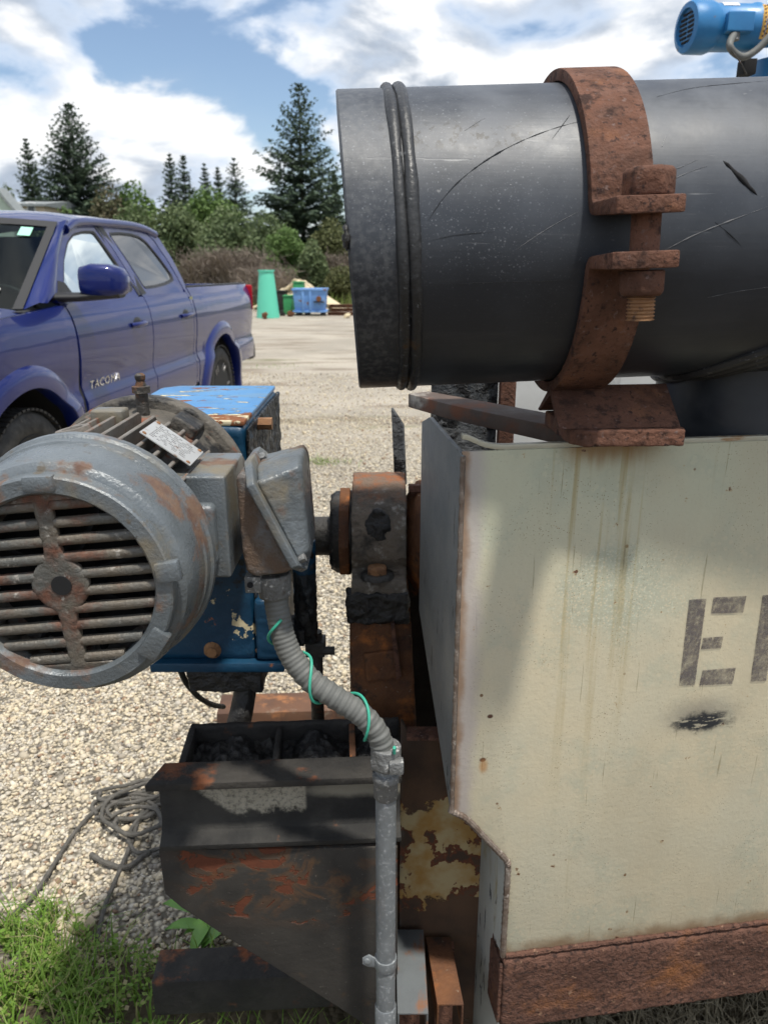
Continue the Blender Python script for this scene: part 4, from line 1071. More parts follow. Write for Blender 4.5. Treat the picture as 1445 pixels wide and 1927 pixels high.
# ------------------------------------------------------------------ shaft and bearing
SZ = 0.957; SYC = 1.39
shaft = thing('drive_shaft', 'greasy dark drive shaft between gear reducer and bearing', 'shaft', (-0.13, SYC, SZ))
build('shaft_bar', MB().cyl((-0.19, SYC, SZ), (0.09, SYC, SZ), 0.037, n=40), M['dark_grease'], shaft, lump=(0.001, 60))
bear = thing('pillow_block_bearing', 'rusty pillow block bearing caked with black tar beside the tank', 'bearing', (-0.013, SYC, 0.845))
X0, X1 = -0.063, 0.040
prof = []
RB = 0.122
for k in range(0, 25):
    f = R(-8) + (R(188) - R(-8))*k/24
    prof.append((SYC - math.cos(f)*RB, SZ + math.sin(f)*RB))
prof = [(1.238, 0.846), (1.238, 0.915), (1.245, 0.925), (1.285, 0.928)] + [p for p in prof if p[1] > 0.945] + [(1.50, 0.928), (1.545, 0.92), (1.545, 0.846)]
t = NT('scorched_cast_iron', 0.78, spec=0.3)
bc_ = t.mix(t.mr(t.noise(12, 5, 0.6), 0.35, 0.65), (0.105, 0.093, 0.078), (0.17, 0.14, 0.11))
bc_ = t.mix(t.mr(t.noise(11, 6, 0.62, t.mapv((1, 1, 1), (3, 1, 9))), 0.53, 0.66), bc_, (0.03, 0.028, 0.026))
bc_ = t.mix(t.mr(t.noise(26, 6, 0.65, t.mapv((1, 1, 1), (2, 2, 2))), 0.56, 0.66), bc_, (0.30, 0.28, 0.25))
crown = t.mr(t.m('ADD', t.xyz(2), t.m('MULTIPLY', t.m('SUBTRACT', t.noise(24, 6, 0.65), 0.5), 0.13)), 0.195, 0.232)
bc_ = t.mix(crown, bc_, t.mix(t.mr(t.noise(30, 5, 0.6), 0.35, 0.6), (0.25, 0.095, 0.04), (0.16, 0.115, 0.085)))
M['bearing'] = t.done(bc_, None, t.bump(t.noise(100, 5, 0.6), 0.9, 0.006))
mb = MB().loft([[V((X0+0.006, y, z)) for y, z in prof], [V((X0, y, z)) for y, z in prof], [V((X1, y, z)) for y, z in prof]])
bh = build('housing', mb, M['bearing'], bear, bevel=0.006, segs=3, voxel=0.004, lump=(0.0016, 50))
build('tar_patch', MB().sphere((-0.010, 1.287, 0.985), 0.040, 18, 12, (0.75, 0.36, 1.45)), M['tar_lump'], bear, voxel=0.0035, lump=(0.005, 60))
build('tar_skirt', MB().box((X0-0.002, 1.234, 0.846), (X1+0.004, 1.26, 0.905)), M['tar_lump'], bear, voxel=0.0032, lump=(0.0045, 70))
bo = V((-0.012, 1.262, 0.926))
wsh = build('washer', MB().lathe(bo, (0, 0, 1), [(0, 0.030), (0.006, 0.029), (0.008, 0.02)], 28), M['dark_grease'], bear, lump=(0.001, 80))
build('foot_bolt', MB().hexa(bo + V((0, 0, 0.004)), bo + V((0, 0, 0.020)), 0.019), M['bolt'], bear, bevel=0.002, voxel=0.0022, lump=(0.0008, 120))
build('seal_collar', MB().lathe((-0.100, SYC, SZ+0.008), (1, 0, 0), [(0, 0.040), (0.0, 0.070), (0.010, 0.078), (0.028, 0.080), (0.040, 0.078)], 40), M['dark_grease'], bear, lump=(0.003, 45))
build('collar_ring', MB().lathe((-0.082, SYC, SZ+0.008), (1, 0, 0), [(0, 0.078), (0.0, 0.088), (0.018, 0.088), (0.020, 0.078)], 8), M['rust_orange'], bear, bevel=0.002)
gl = thing('stuffing_gland', 'orange rusted shaft gland between bearing and tank wall', 'gland', (0.06, SYC, SZ))
build('cone', MB().lathe((0.0405, SYC, SZ), (1, 0, 0), [(0, 0.05), (0.0, 0.075), (0.022, 0.105), (0.055, 0.112), (0.055, 0.05)], 40), M['rust_orange'], gl, lump=(0.0025, 45))
build('gland_bolt', MB().hexa((0.045, SYC-0.03, SZ+0.10), (0.075, SYC-0.03, SZ+0.10), 0.012), M['rust'], gl)
tag(build('upright_plate', MB().prism([pix(736, 768, 1.56), pix(757, 800, 1.56), pix(762, 912, 1.56), pix(742, 905, 1.56)], V((0.004, 0.006, 0))), M['inner_tar']), 'thin tarred steel plate sticking up behind the bearing', 'plate')
# ------------------------------------------------------------------ pedestal
ped = thing('bearing_pedestal', 'rusty steel pedestal carrying the tarred bearing', 'pedestal', (0.0, 1.38, 0.0))
build('column', MB().prism([V((x, 1.246, z)) for x, z in ((-0.062, 0.846), (0.048, 0.846), (0.062, 0.60), (0.060, 0.02), (-0.062, 0.02))], V((0, 0.29, 0))), M['rust_orange'], ped, bevel=0.004, voxel=0.006, lump=(0.001, 40))
build('stop_plate', MB().prism([pix(a, b, 1.236) for a, b in ((684, 1232), (748, 1224), (754, 1278), (690, 1286))], V((0, 0.012, 0))), M['rust_orange'], ped, bevel=0.003, voxel=0.0025, lump=(0.0012, 80))
build('stop_rib', MB().prism([pix(a, b, 1.222) for a, b in ((735, 1176), (742, 1174), (755, 1274), (746, 1280))], V((0, 0.028, 0))), M['rust'], ped, bevel=0.001)
# ------------------------------------------------------------------ support frame
fr = thing('support_frame', 'black tarred steel support frame with channel beam and rusted gusset below the motor', 'frame', (-0.18, 1.03, 0.0))
FA = R(3.2)
FU = V((math.cos(FA), math.sin(FA), 0)); FV = V((-math.sin(FA), math.cos(FA), 0))
FO = V((pix(275, 1500, 0.988).x, 0.988, 0))
def fp_(u, v, z): return FO + FU*u + FV*v + V((0, 0, z))
FL = 0.392
zt_ = pix(275, 1478, 0.988).z; zl_ = pix(300, 1606, 0.985).z
t = NT('tarred_channel', 0.75, spec=0.2)
c0 = t.mix(t.mr(t.noise(12, 5), 0.35, 0.65), (0.022, 0.0215, 0.021), (0.044, 0.042, 0.038))
org = tuple(fp_(0, 0, 0) - V((-0.18, 1.03, 0.0)))
wx = t.m('ADD', t.xyz(0), t.m('ADD', t.m('MULTIPLY', t.m('SUBTRACT', t.xyz(2), zl_ + 0.07), 1.1), t.m('MULTIPLY', t.m('SUBTRACT', t.noise(28, 6, 0.65), 0.5), 0.05)))
wz = t.m('ADD', t.xyz(2), t.m('MULTIPLY', t.m('SUBTRACT', t.noise(45, 6, 0.7), 0.5), 0.07))
wp = t.m('MULTIPLY', t.m('MULTIPLY', t.mr(wx, org[0] + 0.085, org[0] + 0.10), t.mr(t.xyz(0), org[0] + 0.236, org[0] + 0.242, 1.0, 0.0)), t.mr(wz, zl_ + 0.038, zl_ + 0.056))
wp = t.m('MULTIPLY', wp, t.mr(t.noise(150, 6, 0.75), 0.34, 0.55, 0.35, 1.0))
c0 = t.mix(wp, c0, t.mix(t.noise(20, 4), (0.40, 0.37, 0.30), (0.22, 0.20, 0.155)))
wp2 = t.m('MULTIPLY', ellmask(t, (0, 2), (org[0] + 0.32, zl_ + 0.083), (0.075, 0.014), 0.5, 0.9, 30), 0.6)
c0 = t.mix(wp2, c0, (0.36, 0.33, 0.26))
c0 = t.mix(t.mr(t.noise(9, 6, 0.62, t.mapv((1, 1, 1), (1.2, 4, 2))), 0.64, 0.70), c0, (0.16, 0.065, 0.03))
M['channel'] = t.done(c0, 0.72, t.bump(t.noise(80, 5), 0.5, 0.005))
M['flange_rust'] = weather('rust_patched_tar', (0.026, 0.025, 0.024), (0.05, 0.046, 0.041), [
    dict(scale=9, lo=0.55, hi=0.64, color=(0.17, 0.06, 0.028), color2=(0.15, 0.07, 0.04), rough=0.92, h=-0.4)],
    rough=0.78, spec=0.2, bump=0.7, bscale=90, bdist=0.005)
sec = lambda u: [fp_(u, 0.0, zl_), fp_(u, -0.001, zl_ + 0.010), fp_(u, 0.022, zl_ + 0.020), fp_(u, 0.029, zl_ + 0.036), fp_(u, 0.030, zt_ - 0.013), fp_(u, 0.042, zt_ - 0.013), fp_(u, 0.042, zl_)]
beam = build('channel_beam', MB().loft([sec(0.012), sec(FL)]), M['channel'], fr, bevel=0.0016)
build('top_flange', MB().prism([fp_(0.0, 0.0, zt_ - 0.0125), fp_(FL, 0.0, zt_ - 0.0125), fp_(FL, 0.055, zt_ - 0.0125), fp_(0.018, 0.055, zt_ - 0.0125)], V((0, 0, 0.0125))), M['flange_rust'], fr, bevel=0.0018)
# open pockets behind the flange, full of hardened tar
pv0, pv1 = 0.0555, 0.150
pz0 = zt_ - 0.075
pu = [0.052, 0.188, 0.312]
build('pocket_wall', MB().prism([fp_(0.040, pv0, pz0), fp_(0.040, pv1, pz0), fp_(0.052, pv1, pz0), fp_(0.052, pv0, pz0)], V((0, 0, zt_ - pz0 + 0.002))), M['tar'], fr, bevel=0.003)
build('pocket_wall', MB().prism([fp_(0.040, pv1, pz0), fp_(0.40, pv1, pz0), fp_(0.40, pv1 + 0.012, pz0), fp_(0.040, pv1 + 0.012, pz0)], V((0, 0, zt_ - pz0 + 0.003))), M['tar'], fr, bevel=0.003, voxel=0.003, lump=(0.0012, 60))
build('rib', MB().prism([fp_(pu[1], pv0, pz0), fp_(pu[1], pv1, pz0), fp_(pu[1] + 0.010, pv1, pz0), fp_(pu[1] + 0.010, pv0, pz0)], V((0, 0, zt_ - pz0))), M['tar'], fr, bevel=0.002, voxel=0.0028, lump=(0.001, 60))
build('rib', MB().prism([fp_(pu[2], pv0, pz0), fp_(pu[2], pv1, pz0), fp_(pu[2] + 0.010, pv1, pz0), fp_(pu[2] + 0.010, pv0, pz0)], V((0, 0, zt_ - pz0))), M['rust_orange'], fr, bevel=0.002)
for (u0, u1, amp) in ((0.052, 0.188, 0.016), (0.198, 0.312, 0.012), (0.322, 0.40, 0.01)):
    mb = MB(); nu, nv = 44, 30
    for j in range(nv):
        for i in range(nu):
            u = u0 + (u1-u0)*i/(nu-1); v = pv0 + (pv1-pv0)*j/(nv-1)
            z = pz0 + 0.040 + amp*(mnoise.noise(V((u*22, v*22, 3.1))) + 0.6*mnoise.noise(V((u*60, v*60, 1.1))) + 0.35*mnoise.noise(V((u*150, v*150, 1.1)))) + 0.018*math.exp(-((u-(u0+u1)/2)/0.035)**2)
            mb.v.append(fp_(u, v, z))
    for j in range(nv-1):
        for i in range(nu-1): mb.f.append([j*nu+i, j*nu+i+1, (j+1)*nu+i+1, (j+1)*nu+i])
    build('tar_filling', mb, M['tar_lump'], fr, smooth=60)
# gusset plate
t = NT('tarred_gusset', 0.75, spec=0.2)
c0 = t.mix(t.mr(t.noise(9, 5), 0.3, 0.7), (0.030, 0.028, 0.026), (0.055, 0.050, 0.044))
gk = t.noise(15, 6, 0.6, t.mapv((0.85, 1, 1.1), (0.62, 2.3, 0.18)), dist=0.9)
zone = ellmask(t, (0, 2), (0.02, zl_ - 0.062), (0.16, 0.085), 0.5, 0.7, 9)
pk = t.m('MULTIPLY', t.mr(gk, 0.535, 0.550), t.mr(zone, 0.25, 0.35))
edge_ = t.m('SUBTRACT', t.mr(gk, 0.525, 0.545), t.mr(gk, 0.575, 0.60))
c0 = t.mix(t.m('MULTIPLY', t.mr(gk, 0.44, 0.54), t.m('MULTIPLY', zone, 0.45)), c0, (0.14, 0.068, 0.03))
rc_ = t.mix(t.noise(60, 5, 0.65), (0.16, 0.052, 0.026), (0.075, 0.03, 0.02))
c0 = t.mix(pk, c0, rc_)
c0 = t.mix(t.m('MULTIPLY', t.mr(t.noise(17, 5, 0.6, t.mapv((1, 1, 1), (5, 5, 5))), 0.58, 0.72), 0.5), c0, (0.12, 0.07, 0.035))
c0 = t.mix(t.m('MULTIPLY', t.mr(t.noise(180, 3), 0.68, 0.74), 0.5), c0, (0.16, 0.15, 0.13))
M['gusset'] = t.done(c0, t.mixf(pk, 0.75, 0.95), t.bump(t.m('SUBTRACT', t.m('MULTIPLY', t.noise(70, 5), 0.4), pk), 0.6, 0.004))
gpx = [(299, 1600), (311, 1682), (342, 1708), (440, 1772), (600, 1872), (692, 1932), (748, 1985), (748, 1595)]
build('gusset_plate', MB().prism([pix(a, b, 1.006) for a, b in gpx], V((0, 0.014, 0))), M['gusset'], fr, bevel=0.0015)
# upright post with scabby paint
t = NT('scabby_post', 0.8, spec=0.3)
c0 = t.mix(t.mr(t.noise(9, 5), 0.35, 0.65), (0.065, 0.043, 0.031), (0.12, 0.07, 0.042))
zc_ = pix(0, 1590, 1.115).z
k1 = t.noise(13, 6, 0.6, t.mapv((1, 1, 0.75), (0.3, 0.2, 0.75)))
zz_ = t.m('ADD', t.xyz(2), t.m('MULTIPLY', t.m('SUBTRACT', t.noise(16, 6, 0.62, t.mapv((1, 1, 1), (4, 1, 6))), 0.5), 0.20))
zn = t.m('MULTIPLY', t.mr(zz_, zc_ - 0.135, zc_ - 0.128), t.mr(zz_, zc_ + 0.085, zc_ + 0.092, 1.0, 0.0))
pm = t.m('MULTIPLY', t.mr(k1, 0.485, 0.498), zn)
pa = t.mix(t.mr(t.noise(22, 5), 0.35, 0.65), (0.36, 0.21, 0.065), (0.44, 0.35, 0.19))
c0 = t.mix(pm, c0, pa)
c0 = t.mix(t.m('MULTIPLY', t.mr(k1, 0.45, 0.485), t.m('MULTIPLY', t.mr(k1, 0.485, 0.50, 1.0, 0.0), zn)), c0, (0.15, 0.05, 0.025))
c0 = t.mix(t.mr(t.m('ADD', t.xyz(0), t.m('MULTIPLY', t.noise(20, 4), 0.04)), 0.21, 0.235, 0.85, 0.0), c0, (0.12, 0.115, 0.105))
M['post'] = t.done(c0, 0.8, t.bump(t.m('ADD', t.m('MULTIPLY', t.noise(80, 5), 0.4), pm), 0.6, 0.004))
x0_, x1_ = pix(752, 1600, 1.115).x, 0.205
zpt = pix(760, 1382, 1.115).z
build('upright_post', MB().prism([V((x, 1.112, z)) for x, z in ((x0_, 0.02), (x1_, 0.02), (x1_, zpt - 0.005), (x0_ + 0.026, zpt), (x0_ + 0.012, zpt + 0.004), (x0_ + 0.004, zpt + 0.024), (x0_, zpt + 0.026))], V((0, 0.012, 0))), M['post'], fr, bevel=0.0015)
build('post_top_flange', MB().prism([V((x0_ + 0.010, 1.095, zpt + 0.001)), V((x1_ - 0.02, 1.095, zpt + 0.001)), V((x1_ - 0.02, 1.128, zpt + 0.001)), V((x0_ + 0.010, 1.128, zpt + 0.001))], V((0, 0, 0.006))), M['rust'], fr, bevel=0.001)
build('post_side_flange', MB().prism([V((-0.012, 1.035, z)) for z in (0.02, zl_ + 0.0)] + [V((-0.012, 1.22, z)) for z in (zl_ + 0.07, 0.02)], V((0.010, 0, 0))), M['tar'], fr, bevel=0.001)

# outrigger tubes of the skid
def box_tube(name, label, c, half_len, hw_, hh, mat, rz, wall=0.006):
    T = thing(name, label, 'tube', c, rz, None)
    o = [(-hw_, -hh), (hw_, -hh), (hw_, hh), (-hw_, hh)]; i_ = [(-hw_+wall, -hh+wall), (hw_-wall, -hh+wall), (hw_-wall, hh-wall), (-hw_+wall, hh-wall)]
    mb = MB()
    loops = [[V((x, a, b)) for a, b in o] for x in (-half_len, half_len)] + [[V((x, a, b)) for a, b in i_] for x in (half_len, -half_len)]
    mb.loft(loops + [loops[0]], cap=False)
    build('tube_wall', mb, mat, T, local=True, bevel=0.003, segs=2)
    return T
q = pix(290, 1868, 1.10)
box_tube('steel_tube', 'black steel box tube stub sticking out left under the gusset plate', (q.x + 0.26, 1.137, 0.150), 0.26, 0.037, 0.040, M['flange_rust'], R(3))
M['tube_rust'] = weather('rusty_tube', (0.14, 0.07, 0.04), (0.09, 0.05, 0.035), [
    dict(scale=5, lo=0.52, hi=0.64, color=(0.42, 0.38, 0.30), rough=0.7, loc=(2, 2, 3)),
    dict(scale=12, lo=0.52, hi=0.66, color=(0.30, 0.13, 0.055), rough=0.9, loc=(7, 2, 3))], rough=0.8, bump=0.4, bscale=60)
q = pix(406, 1365, 2.0)
box_tube('steel_tube', 'rusty steel box tube stub lying behind the drain pipe', (q.x + 0.34, 2.08, pix(0, 1368, 2.0).z), 0.34, 0.055, 0.040, M['tube_rust'], R(3))
# two short channels pointing at the camera, low beside the conduit
def channel(label, x0, x1, y0, y1, z, mat, skew):
    T = thing('channel_piece', label, 'channel', ((x0+x1)/2, (y0+y1)/2, z - 0.05), 0, 'short channels low beside the conduit')
    w = 0.0035; hh = 0.05
    def sec(y, s): return [V((x0+s, y, z-hh)), V((x0+s, y, z)), V((x1+s, y, z)), V((x1+s, y, z-hh)), V((x1+s-w, y, z-hh)), V((x1+s-w, y, z-w)), V((x0+s+w, y, z-w)), V((x0+s+w, y, z-hh))]
    build('channel_wall', MB().loft([sec(y0, 0), sec(y1, skew)]), mat, T, bevel=0.0012)
    build('support_foot', MB().box((x0 + 0.006, y1 - 0.03, 0.0), (x1 - 0.006, y1 - 0.006, z - w - 0.001)), M['rust'], T)
M['chan_grey'] = weather('grey_painted_channel', (0.135, 0.147, 0.152), (0.105, 0.113, 0.117), [
    dict(scale=14, lo=0.52, hi=0.62, color=(0.20, 0.095, 0.05), rough=0.9, stretch=(1, .5, 1))], rough=0.45, bump=0.2, bscale=60)
channel('grey painted channel piece close beside the rigid conduit', 0.0215, 0.0715, 0.935, 1.100, 0.302, M['chan_grey'], 0.0)
channel('rust brown channel piece between grey channel and tank', 0.088, 0.132, 0.965, 1.100, 0.285, M['rust_orange'], -0.012)

# ------------------------------------------------------------------ rope
rp = thing('rope', 'tangled grey rope with two loose ends lying on the gravel', 'rope', gnd(240, 1550))
rr_ = random.Random(21)
def rope_tube(name, pts, r=0.0056):
    path = catmull(pts, 9)
    # two-strand lay: a slow ripple of the radius
    build(name, MB().tube(path, [r*(1 + 0.12*math.sin(i*2.2)) for i in range(len(path))], 8), M['rope'], rp)
c = gnd(255, 1545)
for k in range(6):
    pts = []
    cx_, cy_ = c.x + rr_.uniform(-0.07, 0.10), c.y + rr_.uniform(-0.09, 0.10)
    a0 = rr_.uniform(0, 6.28); rx, ry = rr_.uniform(0.05, 0.13), rr_.uniform(0.04, 0.10)
    for i in range(11):
        a_ = a0 + i*0.62
        pts.append(V((cx_ + math.cos(a_)*rx*rr_.uniform(0.8, 1.2), cy_ + math.sin(a_)*ry*rr_.uniform(0.8, 1.2), 0.014 + 0.004*k*rr_.uniform(0.5, 1.2))))
    rope_tube('coil', pts)
rope_tube('loose_end', [gnd(x, y, 0.014) for x, y in ((22, 1722), (60, 1690), (100, 1630), (135, 1575), (175, 1530), (225, 1498), (290, 1488))])
rope_tube('loose_end', [gnd(x, y, 0.014) for x, y in ((182, 1770), (200, 1700), (225, 1640), (250, 1580), (262, 1540), (280, 1515), (320, 1500))])
rope_tube('loose_end', [gnd(x, y, 0.014) for x, y in ((172, 1608), (200, 1624), (240, 1632), (280, 1605), (330, 1590))], 0.007)
# pale stone by the grass
q = gnd(153, 1738, 0.018)
sb = MB().sphere((0, 0, 0), 0.026, 14, 9, (1.25, 0.9, 0.75))
so = build('stone', MB().add([q + p for p in sb.v], sb.f), None, smooth=70, lump=(0.005, 40))
so.data.materials.append(weather('cream_stone', (0.55, 0.46, 0.33), (0.46, 0.40, 0.30), [], rough=0.85, bump=0.3, bscale=60))
tag(so, 'pale cream stone at the edge of the grass', 'stone')

# ------------------------------------------------------------------ grass and weeds
t = NT('grass_blade', 0.5, spec=0.3)
rn = t.n.new('ShaderNodeNewGeometry').outputs['Random Per Island']
gc_ = t.ramp(rn, [(0.0, (0.10, 0.19, 0.025)), (0.4, (0.16, 0.28, 0.04)), (0.8, (0.24, 0.34, 0.07)), (0.86, (0.30, 0.29, 0.12)), (1.0, (0.36, 0.30, 0.18))])
t.done(gc_)
tl = t.n.new('ShaderNodeBsdfTranslucent'); mx = t.n.new('ShaderNodeMixShader'); mx.inputs[0].default_value = 0.35
t.l.new(gc_, tl.inputs['Color']); t.l.new(t.p.outputs[0], mx.inputs[1]); t.l.new(tl.outputs[0], mx.inputs[2]); t.l.new(mx.outputs[0], t.out.inputs['Surface'])
M['grass'] = t.mat
def blades(name, label, n, spot, h0, h1, seed, leafy=0.0):
    rg = random.Random(seed); mb = MB()
    for _ in range(n):
        x, y = spot(rg); h = rg.uniform(h0, h1); a = rg.uniform(0, 6.283); ln = rg.uniform(0.15, 0.9)*h; w = rg.uniform(0.0015, 0.0032)
        if rg.random() < leafy:      # small round weed leaves on a short stem
            zz = rg.uniform(0.015, h*0.55)
            for k in range(3):
                f = a + k*2.1; r = rg.uniform(0.0035, 0.008); c_ = V((x + math.cos(f)*r*1.1, y + math.sin(f)*r*1.1, zz))
                tl_ = V((math.cos(f), math.sin(f), rg.uniform(-0.2, 0.5)))*r; sd = V((-math.sin(f), math.cos(f), rg.uniform(-0.3, 0.3)))*r*0.75
                mb.add([c_-tl_, c_-sd, c_+tl_*0.9, c_+sd], [(0, 1, 2, 3)])
            continue
        d = V((math.cos(a), math.sin(a), 0)); s = V((-math.sin(a), math.cos(a), 0))*w; p = V((x, y, 0)); pts = []
        for k in range(4):
            f = k/3; c_ = p + d*ln*f*f + V((0, 0, h*(f - 0.25*f*f*f))); ww = s*(1-f*0.9)
            pts += [c_-ww, c_+ww]
        mb.add(pts, [(0, 1, 3, 2), (2, 3, 5, 4), (4, 5, 7, 6)])
    ob = build(name, mb, M['grass'], smooth=None, fix=False)
    tag(ob, label, 'grass', kind='stuff'); return ob
def sp1(rg):
    while True:
        y = rg.uniform(1.02, 1.48); x = -y*rg.uniform(0.28, 0.66)
        edge = 1.40 - 0.5*max(0, (x + 0.72)) + 0.07*mnoise.noise(V((x*7, y*7, 0)))
        if y < edge and rg.random() < 1.1 - max(0, (x + 0.72)*3.4) and mnoise.noise(V((x*16, y*16, 5))) > -0.25: return x, y
blades('grass', 'bright green grass and small weeds in the lower left corner', 1450, sp1, 0.03, 0.14, 3, 0.42)
def sp2(rg): return rg.uniform(-0.46, -0.02), rg.uniform(1.19, 1.27) if rg.random() < .35 else rg.uniform(0.98, 1.09)
blades('grass', 'green grass growing under the black gusset plate', 900, sp2, 0.04, 0.15, 8, 0.1)
M['dry'] = NT('dry_grass', 0.8).done((0.20, 0.17, 0.11))
def sp3(rg): return rg.uniform(0.18, 1.0), rg.uniform(0.92, 1.45)
blades('grass', 'dry grass under the rusty base beam of the tank', 6000, sp3, 0.03, 0.12, 9, 0.0).data.materials[0] = M['dry']
def sp4(rg):
    k = rg.choice([(gnd(607, 872), 0.14), (gnd(520, 690), 0.3), (gnd(585, 870), 0.08)])
    return k[0].x + rg.gauss(0, k[1]), k[0].y + rg.gauss(0, k[1]*0.5)
blades('grass', 'thin grass tuft growing through the gravel behind the machine', 350, sp4, 0.02, 0.07, 12, 0.3)
# a broad-leaved weed behind the gusset
wd = thing('weed', 'broad leaved green weed behind the black gusset plate', 'weed', gnd(405, 1745))
rg = random.Random(2)
t = NT('weed_leaf', 0.45, spec=0.4); t.done(t.mix(t.noise(60, 3), (0.09, 0.22, 0.03), (0.14, 0.28, 0.05))); M['weed'] = t.mat
for k in range(9):
    b0 = gnd(405 + rg.uniform(-35, 35), 1752 + rg.uniform(-20, 12)); f = rg.uniform(0, 6.28); ln = rg.uniform(0.07, 0.12); loops = []
    d = V((math.cos(f), math.sin(f), 0)); s = V((-math.sin(f), math.cos(f), 0))
    mb = MB()
    for i in range(7):
        u = i/6; w = 0.016*math.sin(math.pi*min(1, u*0.93 + 0.05))
        c_ = b0 + d*ln*u + V((0, 0, 0.015 + ln*(0.9*u - 0.75*u*u)))
        mb.v += [c_ - s*w + V((0, 0, 0.004)), c_ + V((0, 0, 0)), c_ + s*w + V((0, 0, 0.004))]
    for i in range(6):
        for j in range(2): mb.f.append([i*3+j, i*3+j+1, i*3+j+4, i*3+j+3])
    build('leaf', mb, M['weed'], wd, smooth=60)
# ------------------------------------------------------------------ pickup truck (local: x to the rear, -y the side we see)
TD = V((0.0926, 0.9957, 0)).normalized()
TYL = V((-TD.y, TD.x, 0))
troot = V((-1.73, 3.76, 0)) + TYL*0.945
truck = thing('pickup_truck', 'blue crew cab pickup truck parked behind the motor', 'pickup truck', troot, math.atan2(TD.y, TD.x))
t = NT('blue_metallic_paint', 0.42, 0.15, 0.25)
t.p.inputs['Coat Weight'].default_value = 1.0; t.p.inputs['Coat IOR'].default_value = 1.33; t.p.inputs['Coat Roughness'].default_value = 0.03
fl_ = t.vor(900, out='Color')
pb = t.mix(t.mr(t.noise(2.2, 3), 0.3, 0.7), (0.0025, 0.010, 0.10), (0.0035, 0.013, 0.125))
dm = t.m('MULTIPLY', t.mr(t.m('ADD', t.xyz(2), t.m('MULTIPLY', t.noise(5, 5), 0.25)), 0.40, 0.70, 1.0, 0.0), 0.14)
pb = t.mix(dm, pb, (0.14, 0.13, 0.12))
t.l.new(t.mixf(dm, 0.01, 0.2), t.p.inputs['Coat Roughness'])
M['truck'] = t.done(pb)
M['trim'] = NT('black_trim', 0.55).done((0.018, 0.018, 0.019))
M['liner'] = NT('wheel_liner', 0.9).done((0.014, 0.014, 0.014))
t = NT('chrome', 0.12, 1.0); M['chrome'] = t.done((0.75, 0.76, 0.78))
t = NT('dark_alloy', 0.35, 0.7); M['alloy'] = t.done((0.16, 0.16, 0.165))
t = NT('red_lens', 0.12); M['red'] = t.done((0.42, 0.012, 0.02))
t = NT('privacy_glass', 0.04, 0.0, 0.3); t.p.inputs['Coat Weight'].default_value = 1.0; t.p.inputs['Coat Roughness'].default_value = 0.02; t.p.inputs['Coat IOR'].default_value = 1.3
M['dark_glass'] = t.done((0.045, 0.048, 0.052))
t = NT('window_glass', 0.02)
tr = t.n.new('ShaderNodeBsdfTransparent'); tr.inputs['Color'].default_value = (0.30, 0.36, 0.35, 1)
gl_ = t.n.new('ShaderNodeBsdfGlossy'); gl_.inputs['Roughness'].default_value = 0.02; gl_.inputs['Color'].default_value = (0.85, 0.92, 0.92, 1)
fr_ = t.n.new('ShaderNodeFresnel'); fr_.inputs['IOR'].default_value = 1.33
mx = t.n.new('ShaderNodeMixShader'); t.l.new(fr_.outputs[0], mx.inputs[0]); t.l.new(tr.outputs[0], mx.inputs[1]); t.l.new(gl_.outputs[0], mx.inputs[2])
t.l.new(mx.outputs[0], t.out.inputs['Surface']); M['glass'] = t.mat
M['seat'] = NT('grey_seat_cloth', 0.9).done((0.10, 0.10, 0.105))

WT = [(0.30, .82), (.36, .885), (.45, .918), (.60, .939), (.70, .947), (.722, .945), (.765, .924), (.80, .921), (.95, .942), (1.06, .946), (1.15, .936), (1.215, .914), (1.26, .890), (1.31, .862)]
def wid(s, z):
    zs = [a for a, b in WT]; w = float(np.interp(z, zs, [b for a, b in WT]))
    if s < -0.1: w -= 0.16*((-0.1 - s)/0.8)**2
    if s > 3.9: w -= 0.03*((s - 3.9)/0.55)**2
    return w
HZ = 0.385
def arch(s, c, r):
    d = abs(s - c); return HZ + math.sqrt(r*r - d*d) if d < r else None
def panel(name, s0, s1, bot, top, sgn, n, m, edge=0.03, mat='truck', parent=None, slant=None):
    mb = MB(); N = n + 3; Mr = m + 3
    for j in range(-1, m+2):
        for i in range(-1, n+2):
            k = min(max(j/m, 0), 1); u = min(max(i/n, 0), 1)
            s = s0 + (s1-s0)*u
            zb_, zt__ = bot(s), top(s)
            z = zb_ + (zt__-zb_)*k
            if slant: s = s + slant(z)*(1-u)
            w = wid(s, z) - (edge if (i in (-1, n+1) or j in (-1, m+1)) else 0)
            mb.v.append(V((s, sgn*w, z)))
    for j in range(Mr-1):
        for i in range(N-1): mb.f.append([j*N+i, j*N+i+1, (j+1)*N+i+1, (j+1)*N+i])
    return build(name, mb, M[mat], parent or truck, local=True, smooth=50)
def gy(z): 
    k = max(0.0, z - 1.25); return 0.884 - 0.36*k - 0.16*k*k
def resample(pts, n):
    P = [V((a, b, 0)) for a, b in pts] ; P.append(P[0]); acc = [0]
    for i in range(1, len(P)): acc.append(acc[-1] + (P[i]-P[i-1]).length)
    out = []
    for k in range(n):
        d = acc[-1]*k/n; i = max(j for j in range(len(acc)-1) if acc[j] <= d + 1e-9)
        q = P[i].lerp(P[i+1], (d-acc[i])/max(1e-9, acc[i+1]-acc[i])); out.append((q.x, q.y))
    return out
def rounded(pts, k=6):
    # closed smooth-cornered outline
    out = []; n = len(pts)
    for i in range(n):
        a, b, c = V((*pts[i-1], 0)), V((*pts[i], 0)), V((*pts[(i+1) % n], 0))
        p, q = b.lerp(a, 0.16), b.lerp(c, 0.16)
        for j in range(k+1):
            f = j/k; out.append(tuple((p*(1-f)*(1-f) + b*2*f*(1-f) + q*f*f)[:2]))
    return out
def sidepts(pts, sgn, off=0.0): return [V((s, sgn*(gy(z)+off), z)) for s, z in pts]
